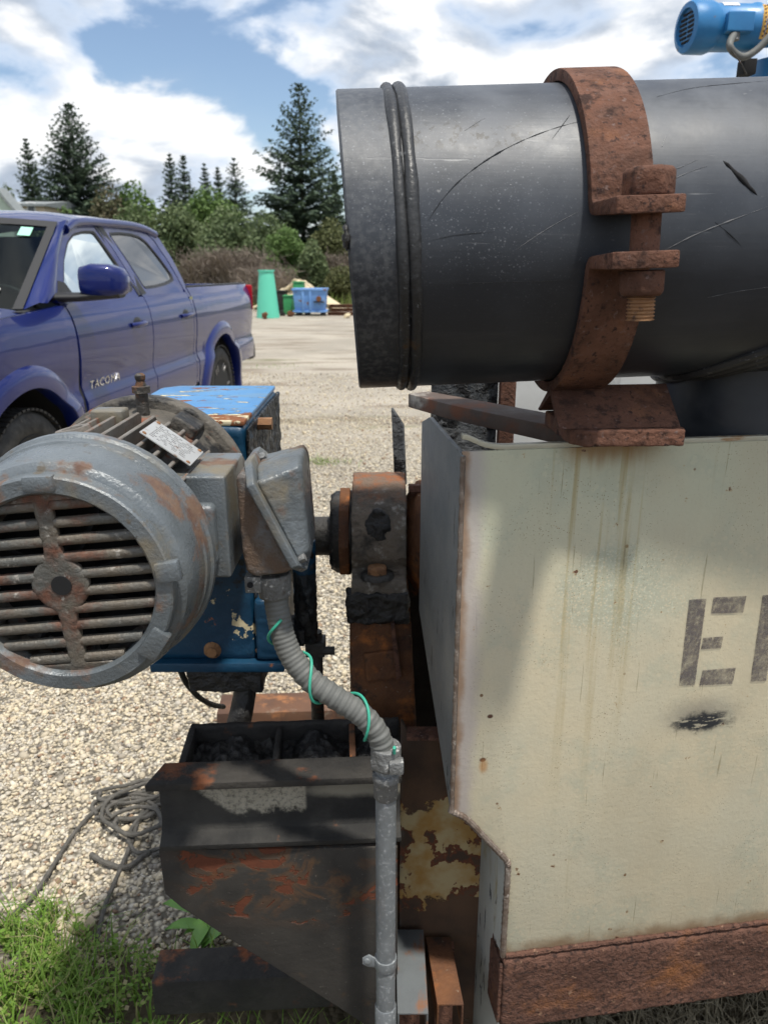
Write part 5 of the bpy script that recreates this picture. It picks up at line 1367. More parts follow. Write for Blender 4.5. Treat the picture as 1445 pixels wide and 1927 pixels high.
def ringmesh(outer, inner, sgn, off_o, off_i, n=96, depth=0.03):
    o, i_ = resample(outer, n), resample(inner, n)
    # match starting points
    k0 = min(range(n), key=lambda k: sum((V((*o[j], 0)) - V((*i_[(j+k) % n], 0))).length_squared for j in range(0, n, 4)))
    i_ = i_[k0:] + i_[:k0]
    A_ = sidepts(o, sgn, off_o); B_ = sidepts(i_, sgn, off_i)
    A0 = [p - V((0, sgn*depth, 0)) for p in A_]; B0 = [p - V((0, sgn*depth, 0)) for p in B_]
    return MB().loft([A0, A_, B_, B0], cap=False)
fwin = [(0.70, 1.283), (0.665, 1.345), (0.80, 1.472), (0.96, 1.578), (1.10, 1.632), (1.26, 1.655), (1.415, 1.660), (1.49, 1.50), (1.578, 1.285)]
fdoor = [(0.52, 1.245), (0.50, 1.285), (0.60, 1.375), (0.76, 1.505), (0.93, 1.612), (1.10, 1.678), (1.28, 1.702), (1.475, 1.712), (1.57, 1.48), (1.645, 1.245)]
rwin = [(1.765, 1.297), (1.69, 1.48), (1.615, 1.658), (1.80, 1.668), (2.00, 1.667), (2.13, 1.654), (2.215, 1.618), (2.32, 1.50), (2.400, 1.385), (2.390, 1.342), (2.22, 1.318), (2.00, 1.303)]
rdoor = [(1.655, 1.245), (1.58, 1.48), (1.485, 1.712), (1.80, 1.719), (2.08, 1.716), (2.26, 1.690), (2.355, 1.632), (2.44, 1.475), (2.49, 1.33), (2.505, 1.245), (2.10, 1.245)]
for sgn in (-1, 1):
    fen_top = lambda s: 1.175 + 0.075*min(1, max(0, (s + 0.8)/1.4))
    fen_bot = lambda s: arch(s, 0, 0.50) or (0.44 if s > 0 else 0.62)
    panel('fender', -0.80, 0.545, fen_bot, fen_top, sgn, 70, 14)
    dsl = lambda z: -0.045*min(1, max(0, (z - 0.6)/0.65))
    fd = panel('front_door', 0.60, 1.640, lambda s: 0.43, lambda s: 1.252, sgn, 26, 18, slant=dsl)
    rd = panel('rear_door', 1.650, 2.500, lambda s: 0.43 if s < 2.30 else 0.43 + 0.12*((s-2.30)/0.2)**2, lambda s: 1.254, sgn, 24, 18)
    panel('cab_corner', 2.508, 2.560, lambda s: 0.55, lambda s: 1.275, sgn, 3, 14)
    panel('rocker_panel', 0.56, 2.62, lambda s: 0.34, lambda s: 0.424, sgn, 20, 3)
    bed_top = lambda s: 1.285 - 0.01*((s-2.58)/1.8)
    panel('bed_side', 2.580, 4.40, lambda s: arch(s, 3.24, 0.50) or (0.46 if s < 3.24 else 0.56), bed_top, sgn, 90, 16)
    build('bed_rail_cap', MB().prism([V((2.585, sgn*(wid(3, 1.28)-0.004), 1.286)), V((4.39, sgn*(wid(4.3, 1.275)-0.004), 1.277)), V((4.39, sgn*0.80, 1.277)), V((2.585, sgn*0.80, 1.286))], V((0, 0, 0.012))), M['trim'], truck, local=True, bevel=0.004)
    build('bed_inner_wall', MB().box((2.585, sgn*0.80 - 0.005, 0.75), (4.39, sgn*0.80 + 0.005, 1.286)), M['trim'], truck, local=True)
    # upper doors
    f1 = build('window_frame', ringmesh(rounded(fdoor), rounded(fwin), sgn, 0.0, -0.004), M['truck'], fd, local=True, smooth=40)
    f2 = build('window_frame', ringmesh(rounded(rdoor), rounded(rwin), sgn, 0.0, -0.004), M['truck'], rd, local=True, smooth=40)
    def shrink(p, k):
        cx_ = sum(a for a, b in p)/len(p); cz_ = sum(b for a, b in p)/len(p)
        return [(a + (cx_-a)*k*0.6, b + (cz_-b)*k) for a, b in p]
    for par, w_, gm in ((fd, fwin, 'glass'), (rd, rwin, 'dark_glass')):
        build('window_trim', ringmesh(rounded(w_), rounded(shrink(w_, 0.085)), sgn, -0.001, -0.007, depth=0.012), M['trim'], par, local=True, smooth=40)
        o = resample(rounded(shrink(w_, 0.06)), 48)
        build('window_pane', MB().add(sidepts(o, sgn, -0.014), [tuple(range(48))]), M[gm], par, local=True, smooth=None)
    # black B pillar strip
    build('pillar_trim', MB().prism(sidepts([(1.445, 1.69), (1.475, 1.692), (1.650, 1.262), (1.600, 1.262)], sgn, 0.003), V((0, -sgn*0.012, 0))), M['trim'], fd, local=True)
    build('pillar_trim', MB().prism(sidepts([(1.488, 1.692), (1.565, 1.69), (1.745, 1.27), (1.662, 1.262)], sgn, 0.003), V((0, -sgn*0.012, 0))), M['trim'], rd, local=True)
    for ss_ in (0.572, 1.645, 2.504, 2.570):
        build('panel_gap', MB().add([V((ss_ + dx_ + (dsl(z_)*0.55 if ss_ < 1 else 0), sgn*(wid(ss_, z_) - 0.012), z_)) for z_ in np.linspace(0.44, 1.25, 12) for dx_ in (-0.03, 0.03)], [(2*k_, 2*k_+1, 2*k_+3, 2*k_+2) for k_ in range(11)]), M['liner'], truck, local=True, smooth=None)
    # handles
    for par, s in ((fd, 1.40), (rd, 2.335)):
        w = wid(s, 1.09)
        build('handle_recess', MB().sphere((s, sgn*(w - 0.004), 1.095), 0.05, 18, 10, (1.4, 0.22, 0.75)), M['trim'], par, local=True)
        build('handle', MB().tube(catmull([V((s - 0.105, sgn*(w + 0.002), 1.086)), V((s - 0.06, sgn*(w + 0.026), 1.090)), V((s + 0.05, sgn*(w + 0.030), 1.092)), V((s + 0.10, sgn*(w + 0.004), 1.092))], 5), 0.015, 12), M['truck'], par, local=True)
    # arch flares
    for c_ in (0.0, 3.24):
        loops = []
        for k in range(41):
            f = R(-14) + R(208)*k/40; pr = []
            for r, of in ((0.498, -0.06), (0.486, 0.018), (0.492, 0.032), (0.545, 0.030), (0.590, 0.014), (0.606, -0.006)):
                s = c_ - math.cos(f)*r; z = HZ + math.sin(f)*r
                pr.append(V((s, sgn*(wid(s, max(z, 0.45)) + of), z)))
            loops.append(pr)
        build('wheel_flare', MB().loft(loops, cap=False, closed=False), M['truck'], truck, local=True, smooth=45)
        ln = [[V((c_ - math.cos(R(-20) + R(220)*k/30)*0.52, sgn*y, HZ + math.sin(R(-20) + R(220)*k/30)*0.52)) for y in (0.91, 0.55)] for k in range(31)]
        build('wheel_well', MB().loft(ln, cap=False, closed=False), M['liner'], truck, local=True)
    # rear lamp and mud flap
    build('tail_light', MB().prism([V((4.375, sgn*0.935, 1.02)), V((4.430, sgn*0.905, 1.02)), V((4.445, sgn*0.80, 1.02)), V((4.40, sgn*0.80, 1.02))], V((0.0, 0, 0.245))), M['red'], truck, local=True, bevel=0.012, segs=3)
    build('mud_flap', MB().box((3.735, sgn*0.80 - 0.12, 0.16), (3.745, sgn*0.80 + 0.12, 0.62)), M['rubber'], truck, local=True)
    # door mirror
    mr_ = MB()
    ring = []
    for k, (y, a, b_, dz_) in enumerate(((0.985, 0.045, 0.052, 0.0), (1.00, 0.070, 0.075, 0.0), (1.06, 0.084, 0.088, 0.003), (1.15, 0.080, 0.084, 0.001), (1.205, 0.062, 0.066, -0.006), (1.225, 0.030, 0.036, -0.010))):
        ring.append([V((0.60 + a*math.copysign(abs(math.cos(f))**0.5, math.cos(f)) + (y-1.0)*0.16, sgn*y, 1.372 + dz_ + b_*math.copysign(abs(math.sin(f))**0.5, math.sin(f)))) for f in [2*math.pi*i/28 for i in range(28)]])
    mro = build('mirror_housing', mr_.loft(ring), M['truck'], fd, local=True, smooth=60)
    build('mirror_base', MB().loft([[V((0.60 + a*math.cos(f) + (y-1.0)*0.16, sgn*y, 1.292 + b_*math.sin(f) + dz_)) for f in [2*math.pi*i/20 for i in range(20)]] for y, a, b_, dz_ in ((0.83, 0.085, 0.028, -0.006), (0.98, 0.075, 0.024, -0.004), (1.06, 0.070, 0.026, 0.004), (1.19, 0.050, 0.022, 0.012))]), M['trim'], fd, local=True, smooth=60)
    build('mirror_sail', MB().prism(sidepts([(0.515, 1.27), (0.62, 1.372), (0.68, 1.36), (0.735, 1.27)], sgn, 0.004), V((0, -sgn*0.02, 0))), M['trim'], fd, local=True)
    # C pillar and A pillar
    cp = [(2.00, 1.724), (2.16, 1.718), (2.28, 1.692), (2.372, 1.630), (2.455, 1.472), (2.502, 1.33), (2.515, 1.262), (2.570, 1.262), (2.585, 1.35), (2.56, 1.50), (2.50, 1.648), (2.40, 1.716), (2.15, 1.748)]
    build('rear_pillar', MB().prism(sidepts(cp, sgn, 0.002), V((0, -sgn*0.05, 0))), M['truck'], truck, local=True, smooth=40)
    ap = catmull([V((1.00, sgn*0.722, 1.652)), V((1.20, sgn*0.704, 1.700)), V((1.6, sgn*0.690, 1.716)), V((2.15, sgn*0.692, 1.716)), V((2.46, sgn*0.70, 1.676))], 8)
    build('roof_rail', MB().tube(ap, 0.028, 12), M['truck'], truck, local=True, smooth=60)
    do = [(0.40, 1.262), (0.52, 1.305), (0.615, 1.385), (0.775, 1.512), (0.94, 1.616), (1.10, 1.684)]
    loops = []
    for k_, (s_, z_) in enumerate(do):
        u_ = k_/5; e0 = V((0.30 + 0.71*u_, sgn*(0.80 - 0.12*u_), 1.235 + 0.455*u_)); e1_ = V((s_, sgn*(gy(z_) + 0.002), z_)); mid = (e0 + e1_)/2 + V((-0.012, sgn*0.030, 0.020))
        loops.append([e0, e0.lerp(mid, 0.55) + V((0, sgn*0.008, 0.004)), mid, e1_.lerp(mid, 0.5) + V((0, sgn*0.006, 0)), e1_, e1_ - V((0, sgn*0.04, 0))])
    build('front_pillar', MB().loft(loops, cap=False, closed=False), M['truck'], truck, local=True, smooth=60)
# roof, glass, hood
mb = MB(); nx_, ny_ = 26, 18
for i in range(nx_+1):
    s = 0.98 + 1.50*i/nx_
    for j in range(ny_+1):
        y = -0.70 + 1.40*j/ny_; k = (y/0.70)**2
        z = 1.765 + 0.020*math.sin(math.pi*min(1, max(0, (s-0.98)/1.50))) - 0.052*k*k - 0.05*max(0, (1.30-s)/0.32)**2 - 0.06*max(0, (s-2.22)/0.27)**2
        mb.v.append(V((s, y, z)))
for i in range(nx_):
    for j in range(ny_): mb.f.append([i*(ny_+1)+j, i*(ny_+1)+j+1, (i+1)*(ny_+1)+j+1, (i+1)*(ny_+1)+j])
build('roof', mb, M['truck'], truck, local=True, smooth=60)
def sheet(name, f, n, m, mat, parent=truck):
    mb = MB()
    for i in range(n+1):
        for j in range(m+1): mb.v.append(V(f(i/n, j/m)))
    for i in range(n):
        for j in range(m): mb.f.append([i*(m+1)+j, i*(m+1)+j+1, (i+1)*(m+1)+j+1, (i+1)*(m+1)+j])
    return build(name, mb, M[mat], parent, local=True, smooth=60)
ws = lambda u, v: (0.30 + 0.71*u - 0.13*(1-(2*v-1)**2), (2*v-1)*(0.80 - 0.12*u), 1.235 + 0.455*u + 0.03*(1-(2*v-1)**2)*u)
wsh_ = sheet('windshield', ws, 12, 16, 'glass')
sheet('windshield_border', lambda u, v: (ws(u, 0.0 + 0.03*v)[0] - 0.004, ws(u, 0.03*v)[1], ws(u, 0.03*v)[2] + 0.004), 12, 2, 'trim', wsh_)
sheet('windshield_border', lambda u, v: (ws(0.93 + 0.07*u, v)[0] - 0.004, ws(0.93 + 0.07*u, v)[1], ws(0.93 + 0.07*u, v)[2] + 0.004), 2, 12, 'trim', wsh_)
sheet('rear_glass', lambda u, v: (2.50 - 0.16*u, (2*v-1)*(0.76 - 0.08*u), 1.30 + 0.36*u), 4, 8, 'dark_glass')
sheet('hood', lambda u, v: (-0.78 + 1.06*u, (2*v-1)*(0.72 + 0.13*u), 1.10 + 0.115*u + 0.05*(1-(2*v-1)**4)), 14, 16, 'truck')
sheet('cowl', lambda u, v: (0.24 + 0.10*u, (2*v-1)*0.84, 1.225 + 0.012*u), 2, 8, 'trim')
build('dashboard', MB().box((0.34, -0.74, 0.95), (0.78, 0.74, 1.22)), M['trim'], truck, local=True, bevel=0.05, segs=3)
wh = build('steering_wheel', MB().torus((0.90, -0.38, 1.17), (0.9, 0, 0.42), 0.185, 0.015, 36, 8), M['trim'], truck, local=True)
for yy in (-0.38, 0.38):
    st_ = build('seat', MB().obox((1.50, yy, 1.05), (0.07, 0, -0.02), (0, 0.25, 0), (0.10, 0, 0.33)), M['seat'], truck, local=True, bevel=0.05, segs=3)
    build('headrest', MB().obox((1.63, yy, 1.50), (0.05, 0, 0), (0, 0.13, 0), (0.02, 0, 0.09)), M['seat'], st_, local=True, bevel=0.035, segs=3)
build('rear_bench', MB().box((2.15, -0.68, 0.7), (2.30, 0.68, 1.32)), M['seat'], truck, local=True, bevel=0.04)
build('underbody', MB().box((-0.7, -0.54, 0.34), (4.35, 0.54, 0.80)), M['liner'], truck, local=True)
build('bed_floor', MB().box((2.58, -0.80, 0.76), (4.39, 0.80, 0.80)), M['liner'], truck, local=True)
build('cab_back', MB().box((2.53, -0.82, 0.6), (2.57, 0.82, 1.27)), M['truck'], truck, local=True)
build('tailgate', MB().box((4.385, -0.80, 0.62), (4.43, 0.80, 1.275)), M['truck'], truck, local=True, bevel=0.012)
build('rear_bumper', MB().prism([V((4.36, y, z)) for y, z in ((-0.90, 0.52), (-0.90, 0.68), (0.90, 0.68), (0.90, 0.52))], V((0.17, 0, 0))), M['trim'], truck, local=True, bevel=0.03, segs=3)
build('front_bumper', MB().box((-0.90, -0.78, 0.40), (-0.72, 0.78, 0.72)), M['truck'], truck, local=True, bevel=0.05, segs=3)
build('grille', MB().box((-0.84, -0.66, 0.72), (-0.76, 0.66, 1.08)), M['trim'], truck, local=True, bevel=0.02)
# wheels
def wheel(s, y):
    sg = -1 if y < 0 else 1; c = V((s, y, HZ)); ax = V((0, sg, 0))
    w = build('wheel', MB().lathe(c - ax*0.115, ax, [(0, 0.25), (0.0, 0.33), (0.012, 0.362), (0.035, 0.381), (0.060, 0.385), (0.17, 0.385), (0.195, 0.381), (0.218, 0.362), (0.232, 0.315), (0.234, 0.275), (0.222, 0.255), (0.10, 0.245)], 72), M['rubber'], truck, local=True, smooth=40)
    tr_ = MB()
    for k in range(60):
        f = 2*math.pi*k/60
        for row, (o, l) in enumerate(((-0.085, 0.03), (-0.03, 0.022), (0.03, 0.022), (0.085, 0.03))):
            f2 = f + (0.05 if row % 2 else 0); d = V((math.cos(f2), 0, math.sin(f2))); tn = V((-math.sin(f2), 0, math.cos(f2)))
            tr_.obox(c + ax*o + d*0.386, d*0.006, tn*0.014, ax*l)
    build('tread', tr_, M['rubber'], w, local=True, smooth=None)['kind'] = 'stuff'
    rm = build('rim', MB().lathe(c + ax*0.03, ax, [(0.075, 0.262), (0.086, 0.256), (0.078, 0.238), (0.0, 0.225), (-0.02, 0.05), (0.02, 0.05), (0.03, 0.03)], 48), M['liner'], w, local=True)
    for k in range(6):
        for dd in (-0.13, 0.13):
            f = 2*math.pi*k/6; f2 = f + dd
            build('spoke', MB().bar(c + ax*0.075 + V((math.cos(f), 0, math.sin(f)))*0.05, c + ax*0.098 + V((math.cos(f2), 0, math.sin(f2)))*0.245, 0.026, 0.03, ax), M['alloy'], w, local=True, bevel=0.005)
for s in (0.0, 3.24):
    for y in (-0.80, 0.80): wheel(s, y)
# badge
def text_mesh(txt, size, ext):
    cu = bpy.data.curves.new('t', 'FONT'); cu.body = txt; cu.size = size; cu.extrude = ext; cu.space_character = 1.15; cu.shear = 0.2; cu.resolution_u = 3
    o = bpy.data.objects.new('t', cu); COL.objects.link(o)
    dg = bpy.context.evaluated_depsgraph_get(); dg.update()
    me = bpy.data.meshes.new_from_object(o.evaluated_get(dg)); bpy.data.objects.remove(o)
    return me
me = text_mesh('TACOMA', 0.064, 0.004)
mb = MB()
xs = [v.co.x for v in me.vertices]; k = 0.40/(max(xs) - min(xs))
w = wid(0.85, 0.80)
for v in me.vertices:
    s = 0.67 + (v.co.x - min(xs))*k; z = 0.775 + v.co.y
    mb.v.append(V((s, -(wid(s, z) + 0.004) - v.co.z, z)))
mb.f = [list(p.vertices) for p in me.polygons]
fdoor_ob = [o for o in truck.children if o.name == 'front_door'][0]
b_ = build('badge', mb, M['chrome'], fdoor_ob, local=True, smooth=None); b_['label'] = 'chrome TACOMA lettering'
build('trim_badge', MB().obox((2.545, -wid(2.545, 1.215)-0.002, 1.205), (0.0, 0, 0.014), (0.035, 0, 0), (0, 0.003, 0)), M['chrome'], truck, local=True)
# stickers inside the windshield
M['sticker_green'] = NT('pale_green_sticker', 0.6).done((0.35, 0.72, 0.55))
M['sticker_white'] = NT('white_sticker', 0.6).done((0.70, 0.68, 0.64))
M['sticker_dark'] = NT('dark_print', 0.6).done((0.08, 0.16, 0.14))
def on_ws(u0, u1, v0, v1, mat, off, name, parent):
    q = [V(ws(u, v)) + V((-0.006 - off, 0, 0.006 + off)) for u, v in ((u0, v0), (u0, v1), (u1, v1), (u1, v0))]
    return build(name, MB().add(q, [(0, 1, 2, 3)]), M[mat], parent, local=True, smooth=None)
on_ws(0.80, 0.90, 0.075, 0.12, 'sticker_green', 0, 'sticker', wsh_)
stk = on_ws(0.10, 0.21, 0.09, 0.18, 'sticker_white', 0, 'sticker', wsh_)
on_ws(0.125, 0.18, 0.13, 0.165, 'sticker_dark', 0.002, 'print', wsh_)
on_ws(0.125, 0.18, 0.10, 0.120, 'sticker_green', 0.002, 'print', wsh_)
# ------------------------------------------------------------------ blue motor up behind the pipe
M['blue_paint'] = weather('blue_machine_paint', (0.035, 0.20, 0.44), (0.03, 0.165, 0.38), [
    dict(scale=12, lo=0.64, hi=0.70, color=(0.15, 0.12, 0.10), rough=0.8)], rough=0.4, bump=0.15, bscale=40)
c0 = pix(1288, 52, 3.0)
dxm = V((0.985, 0.17, 0.035)).normalized()
bmo = thing('mixer_motor', 'small blue electric motor with yellow perforated guard above the pipe', 'motor', c0 + dxm*0.3 - V((0, 0, 0.1)))
rm_ = 0.080
cvr = build('fan_cover', MB().lathe(c0, dxm, [(0.012, 0.055), (0.0, 0.058), (0.004, 0.076), (0.012, rm_), (0.075, rm_+0.001), (0.095, rm_-0.006), (0.096, rm_-0.02)], 48), M['blue_paint'], bmo)
build('cover_grille', MB().lathe(c0 + dxm*0.010, dxm, [(0.0, 0.001), (0.0, 0.057), (0.002, 0.057)], 32), M['blue_paint'], cvr)
u_, w_ = perp(dxm)
for k in range(-3, 4):
    for sg in (-1, 1):
        h = math.sqrt(0.052**2 - (k*0.014)**2)
        build('vent_slot', MB().obox(c0 + dxm*0.0085 + w_*k*0.014 + u_*sg*(h*0.52), u_*(h*0.42), w_*0.0035, dxm*0.002), M['black'], cvr)
build('stator_body', MB().lathe(c0 + dxm*0.09, dxm, [(0, 0.05), (0.0, rm_-0.008), (0.15, rm_-0.008), (0.155, rm_-0.004), (0.165, rm_-0.004), (0.18, 0.06), (0.30, 0.055), (0.36, 0.055)], 48), M['blue_paint'], bmo)
jb = c0 + dxm*0.165 + V((0, -rm_ + 0.005, -0.004))
jbx = build('junction_box', MB().obox(jb, dxm*0.048, V((0, 0.022, 0)), V((0, 0, 0.030))), M['blue_paint'], bmo, bevel=0.005, segs=3)
M['label_w'] = NT('white_label', 0.5).done((0.66, 0.66, 0.68))
build('rating_label', MB().loft([[c0 + dxm*x + (V((0, -1, 0))*math.cos(f) + V((0, 0, 1))*math.sin(f))*(rm_-0.0065) for f in np.linspace(R(48), R(80), 8)] for x in (0.115, 0.175)], cap=False, closed=False), M['label_w'], bmo)
M['yellow'] = NT('yellow_guard', 0.5).done((0.72, 0.42, 0.09))
gd = build('guard', MB().loft([[c0 + dxm*x + (V((0, -1, 0))*math.cos(f) + V((0, 0, 1))*math.sin(f))*r for f in np.linspace(R(-38), R(48), 12)] for x, r in ((0.253, 0.074), (0.257, 0.0785), (0.31, 0.070), (0.318, 0.062))], cap=False, closed=False), M['yellow'], bmo)
for i in range(5):
    for j in range(8):
        f = R(-30 + j*10 + (5 if i % 2 else 0)); r = 0.0785 - 0.0085*(i*0.011)/0.053
        q = c0 + dxm*(0.261 + i*0.011) + (V((0, -1, 0))*math.cos(f) + V((0, 0, 1))*math.sin(f))*(r + 0.0012)
        build('perforation', MB().lathe(q, V((0, -math.cos(f), math.sin(f))), [(0, 0.0036), (0.0005, 0.0034)], 6), M['rust'], gd, smooth=None)
pc_ = c0 + dxm*0.34
post = thing('mixer_post', 'blue steel post and gearbox holding the small blue motor', 'post', (pc_.x + 0.10, pc_.y, 0))
build('gear_head', MB().obox(pc_ + V((0.11, 0.02, -0.02)), (0.08, 0, 0), (0, 0.08, 0), (0, 0, 0.10)), M['blue_paint'], post, bevel=0.02, segs=3)
build('post_tube', MB().cyl((pc_.x + 0.06, pc_.y + 0.05, 0.0), (pc_.x + 0.06, pc_.y + 0.05, pc_.z - 0.09), 0.10, n=40), M['blue_paint'], post)
build('side_plate', MB().obox(pc_ + V((0.12, -0.10, 0.06)), (0.06, 0.0, 0.05), (0, 0.004, 0), (-0.05, 0, 0.06)), M['galv'], post)
build('post_box', MB().obox(pix(1404, 128, 3.02), (0.022, 0, 0), (0, 0.03, 0), (0, 0, 0.024)), M['black'], post, bevel=0.003)
fx = thing('small_conduit', 'grey flexible conduit looping under the small blue motor', 'conduit', pix(1380, 95, 2.9))
build('sleeve', MB().tube(catmull([jb + V((-0.01, -0.002, -0.028)), pix(1372, 84, 2.90), pix(1382, 100, 2.90), pix(1400, 107, 2.90), pix(1425, 92, 2.90), pix(1450, 66, 2.90)], 8), 0.0115, 14), M['flex'], fx)
build('fitting', MB().cyl(jb + V((-0.01, 0, -0.026)), jb + V((-0.009, -0.001, -0.052)), 0.017, n=18), M['cast_alu'], fx)
build('wire_tie', MB().tube(catmull([pix(1376, 96, 2.88), pix(1388, 112, 2.88), pix(1396, 124, 2.88), pix(1404, 140, 2.9)], 6), 0.0022, 6), M['dark_grease'], fx)

# ------------------------------------------------------------------ scrap at the far edge of the yard
YS = 24.0
def far(px, py, Y=YS): return pix(px, py, Y)
t = NT('teal_paint', 0.5); M['teal'] = t.done(t.mix(t.noise(3, 4), (0.10, 0.52, 0.36), (0.13, 0.58, 0.42)))
t = NT('leaf_green_paint', 0.55); M['pgreen'] = t.done(t.mix(t.noise(3, 4), (0.03, 0.24, 0.075), (0.045, 0.29, 0.10)))
M['skip_blue'] = weather('faded_blue_paint', (0.12, 0.26, 0.55), (0.16, 0.31, 0.60), [
    dict(scale=4, lo=0.60, hi=0.66, color=(0.20, 0.10, 0.06), rough=0.9), dict(scale=3, lo=0.6, hi=0.75, color=(0.42, 0.50, 0.66), rough=0.7, loc=(4, 1, 1))], rough=0.55, bump=0.2, bscale=12, vscale=3)
cb_ = gnd(504, 578); cb_.y = 23.2; cb_.x = far(504, 575, 23.2).x
zc0 = 0.06; zc1 = far(0, 509, 23.2).z
cone = thing('steel_cone', 'tall teal green steel cone standing behind the truck tailgate', 'cone', (cb_.x, cb_.y, 0))
wb, wt = 0.335, 0.212
build('cone_wall', MB().lathe((cb_.x, cb_.y, 0.0), (0, 0, 1), [(0, wb), (zc1-0.03, wt), (zc1-0.03, wt-0.02)], 40), M['teal'], cone)
build('cone_lip', MB().lathe((cb_.x, cb_.y, zc1 - 0.03), (0, 0, 1), [(0, wt-0.02), (0.0, wt + 0.025), (0.045, wt + 0.025), (0.045, wt-0.02)], 40), M['teal'], cone)
sk0, sk1 = far(552, 585), far(614, 585); zk = far(0, 543).z
skip = thing('blue_hopper', 'faded blue steel hopper bin on short feet', 'bin', ((sk0.x+sk1.x)/2, YS, 0))
dp = 0.8
def skb(z, k): return [V((sk0.x + k, YS + k, z)), V((sk1.x - k, YS + k, z)), V((sk1.x - k, YS + dp - k, z)), V((sk0.x + k, YS + dp - k, z))]
build('hopper_wall', MB().loft([skb(0.10, 0.05), skb(zk - 0.06, 0.0)]), M['skip_blue'], skip, bevel=0.01)
build('hopper_lip', MB().loft([skb(zk - 0.06, -0.03), skb(zk, -0.03)]), M['skip_blue'], skip, bevel=0.008)
build('lower_rail', MB().loft([skb(0.10, -0.01), skb(0.155, -0.01)]), M['skip_blue'], skip, bevel=0.006)
for f in (0.30, 0.52):
    x = sk0.x + (sk1.x - sk0.x)*f
    build('stiffener', MB().box((x - 0.035, YS - 0.02, 0.16), (x + 0.035, YS + 0.06, zk - 0.06)), M['skip_blue'], skip, bevel=0.01)
q = far(600, 562)
build('hub', MB().cyl((q.x, YS + 0.06, q.z), (q.x, YS - 0.10, q.z), 0.075, n=20), M['rust_orange'], skip)
build('axle_bar', MB().box((q.x - 0.16, YS - 0.06, q.z - 0.11), (q.x + 0.16, YS + 0.02, q.z - 0.075)), M['tar'], skip)
for f in (0.14, 0.40, 0.88):
    x = sk0.x + (sk1.x - sk0.x)*f
    build('foot', MB().box((x - 0.06, YS + 0.05, 0.0), (x + 0.06, YS + 0.7, 0.10)), M['tar'], skip)
def bin_(name, label, px0, px1, pyt, Y, mat, z0=0.0):
    a_, b_ = far(px0, 560, Y), far(px1, 560, Y); z = far(0, pyt, Y).z
    T = thing(name, label, 'box', ((a_.x+b_.x)/2, Y, z0))
    build('box_wall', MB().box((a_.x, Y, z0), (b_.x, Y + 0.6, z - 0.03)), M[mat], T, bevel=0.01)
    build('box_rim', MB().box((a_.x - 0.02, Y - 0.02, z - 0.03), (b_.x + 0.02, Y + 0.62, z)), M[mat], T, bevel=0.006)
bin_('green_box', 'green steel box rising behind the blue hopper bin', 552, 571, 530, 25.4, 'pgreen')
bin_('green_box', 'low green steel box between teal cone and blue hopper', 533, 549, 556, 24.6, 'pgreen')
bin_('green_box', 'dark green steel box half hidden right of the teal cone', 520, 537, 547, 25.2, 'tar')
rgn = random.Random(6)
# heap of pale timber sheets
M['timber'] = weather('pale_timber', (0.62, 0.52, 0.34), (0.52, 0.44, 0.30), [], rough=0.8, bump=0.2, bscale=8, vscale=3)
hp = thing('timber_heap', 'heap of pale cream boards behind the green boxes', 'boards', (far(560, 560, 27).x, 27, 0))
apex = far(562, 522, 27)
for k in range(26):
    f = rgn.uniform(-1, 1); L_ = rgn.uniform(0.9, 1.7)
    x = apex.x + f*1.0; zt2 = max(0.25, apex.z*(1 - abs(f)*0.75) + rgn.uniform(-0.08, 0.05))
    dx_ = (0.75 if f > 0 else -0.75)*rgn.uniform(0.4, 1.3)
    build('board', MB().bar((x, 27 + rgn.uniform(-0.5, 0.5), zt2), (x + dx_, 27 + rgn.uniform(-0.9, 0.2), 0.05), rgn.uniform(0.16, 0.34), 0.04), M['timber'], hp)
build('heap_core', MB().lathe((apex.x, 27.3, 0), (0, 0, 1), [(0, 1.35), (0.5*apex.z, 0.75), (0.85*apex.z, 0.22), (0.9*apex.z, 0.02)], 12), M['timber'], hp, lump=(0.08, 2.5))
# rusty steel lengths on the right
for k, (py_, dx_, lb) in enumerate(((566, 0.0, 'topmost rusty steel length stacked right of the blue hopper'), (573, 0.05, 'middle rusty steel length stacked right of the blue hopper'), (581, -0.04, 'lowest rusty steel length stacked right of the blue hopper'))):
    z = 0.05 + (2-k)*0.115; x0 = far(618, 570).x + dx_
    T = thing('steel_section', lb, 'steel bar', (x0 + 1.2, YS + 0.3, z), 0, 'rusty steel lengths')
    build('flange', MB().box((x0, YS + 0.2, z - 0.05), (x0 + 2.4, YS + 0.34, z - 0.035)).box((x0, YS + 0.2, z + 0.035), (x0 + 2.4, YS + 0.34, z + 0.05)), M['rust'], T)
    build('web', MB().box((x0, YS + 0.26, z - 0.035), (x0 + 2.4, YS + 0.275, z + 0.035)), M['rust_orange'], T)
def junk(name, label, px, py, Y, s, mat, seed):
    q = far(px, py, Y); rg = random.Random(seed); mb = MB()
    for k in range(5): mb.obox((q.x + rg.uniform(-s, s)*0.6, Y + rg.uniform(-s, s)*0.5, s*rg.uniform(0.25, 0.8)), V((rg.uniform(.2, .6)*s, 0, rg.uniform(-.2, .2)*s)), V((0, rg.uniform(.2, .5)*s, 0)), V((rg.uniform(-.2, .2)*s, 0, rg.uniform(.15, .5)*s)))
    ob = build(name, mb, M[mat], voxel=s*0.08, lump=(s*0.08, 2.0/s)); tag(ob, label, 'scrap')
junk('scrap_casting', 'small rusty casting on the ground before the teal cone', 502, 570, 22.6, 0.16, 'rust_orange', 1)
junk('scrap_casting', 'dark scrap lump between teal cone and low green box', 528, 562, 24.0, 0.15, 'tar', 2)
junk('scrap_casting', 'orange rusted scrap piece against the left of the blue hopper', 547, 570, 23.7, 0.14, 'rust_orange', 3)
junk('scrap_casting', 'pale flat scrap piece on the ground right of the hopper', 652, 585, 23.0, 0.12, 'timber', 4)

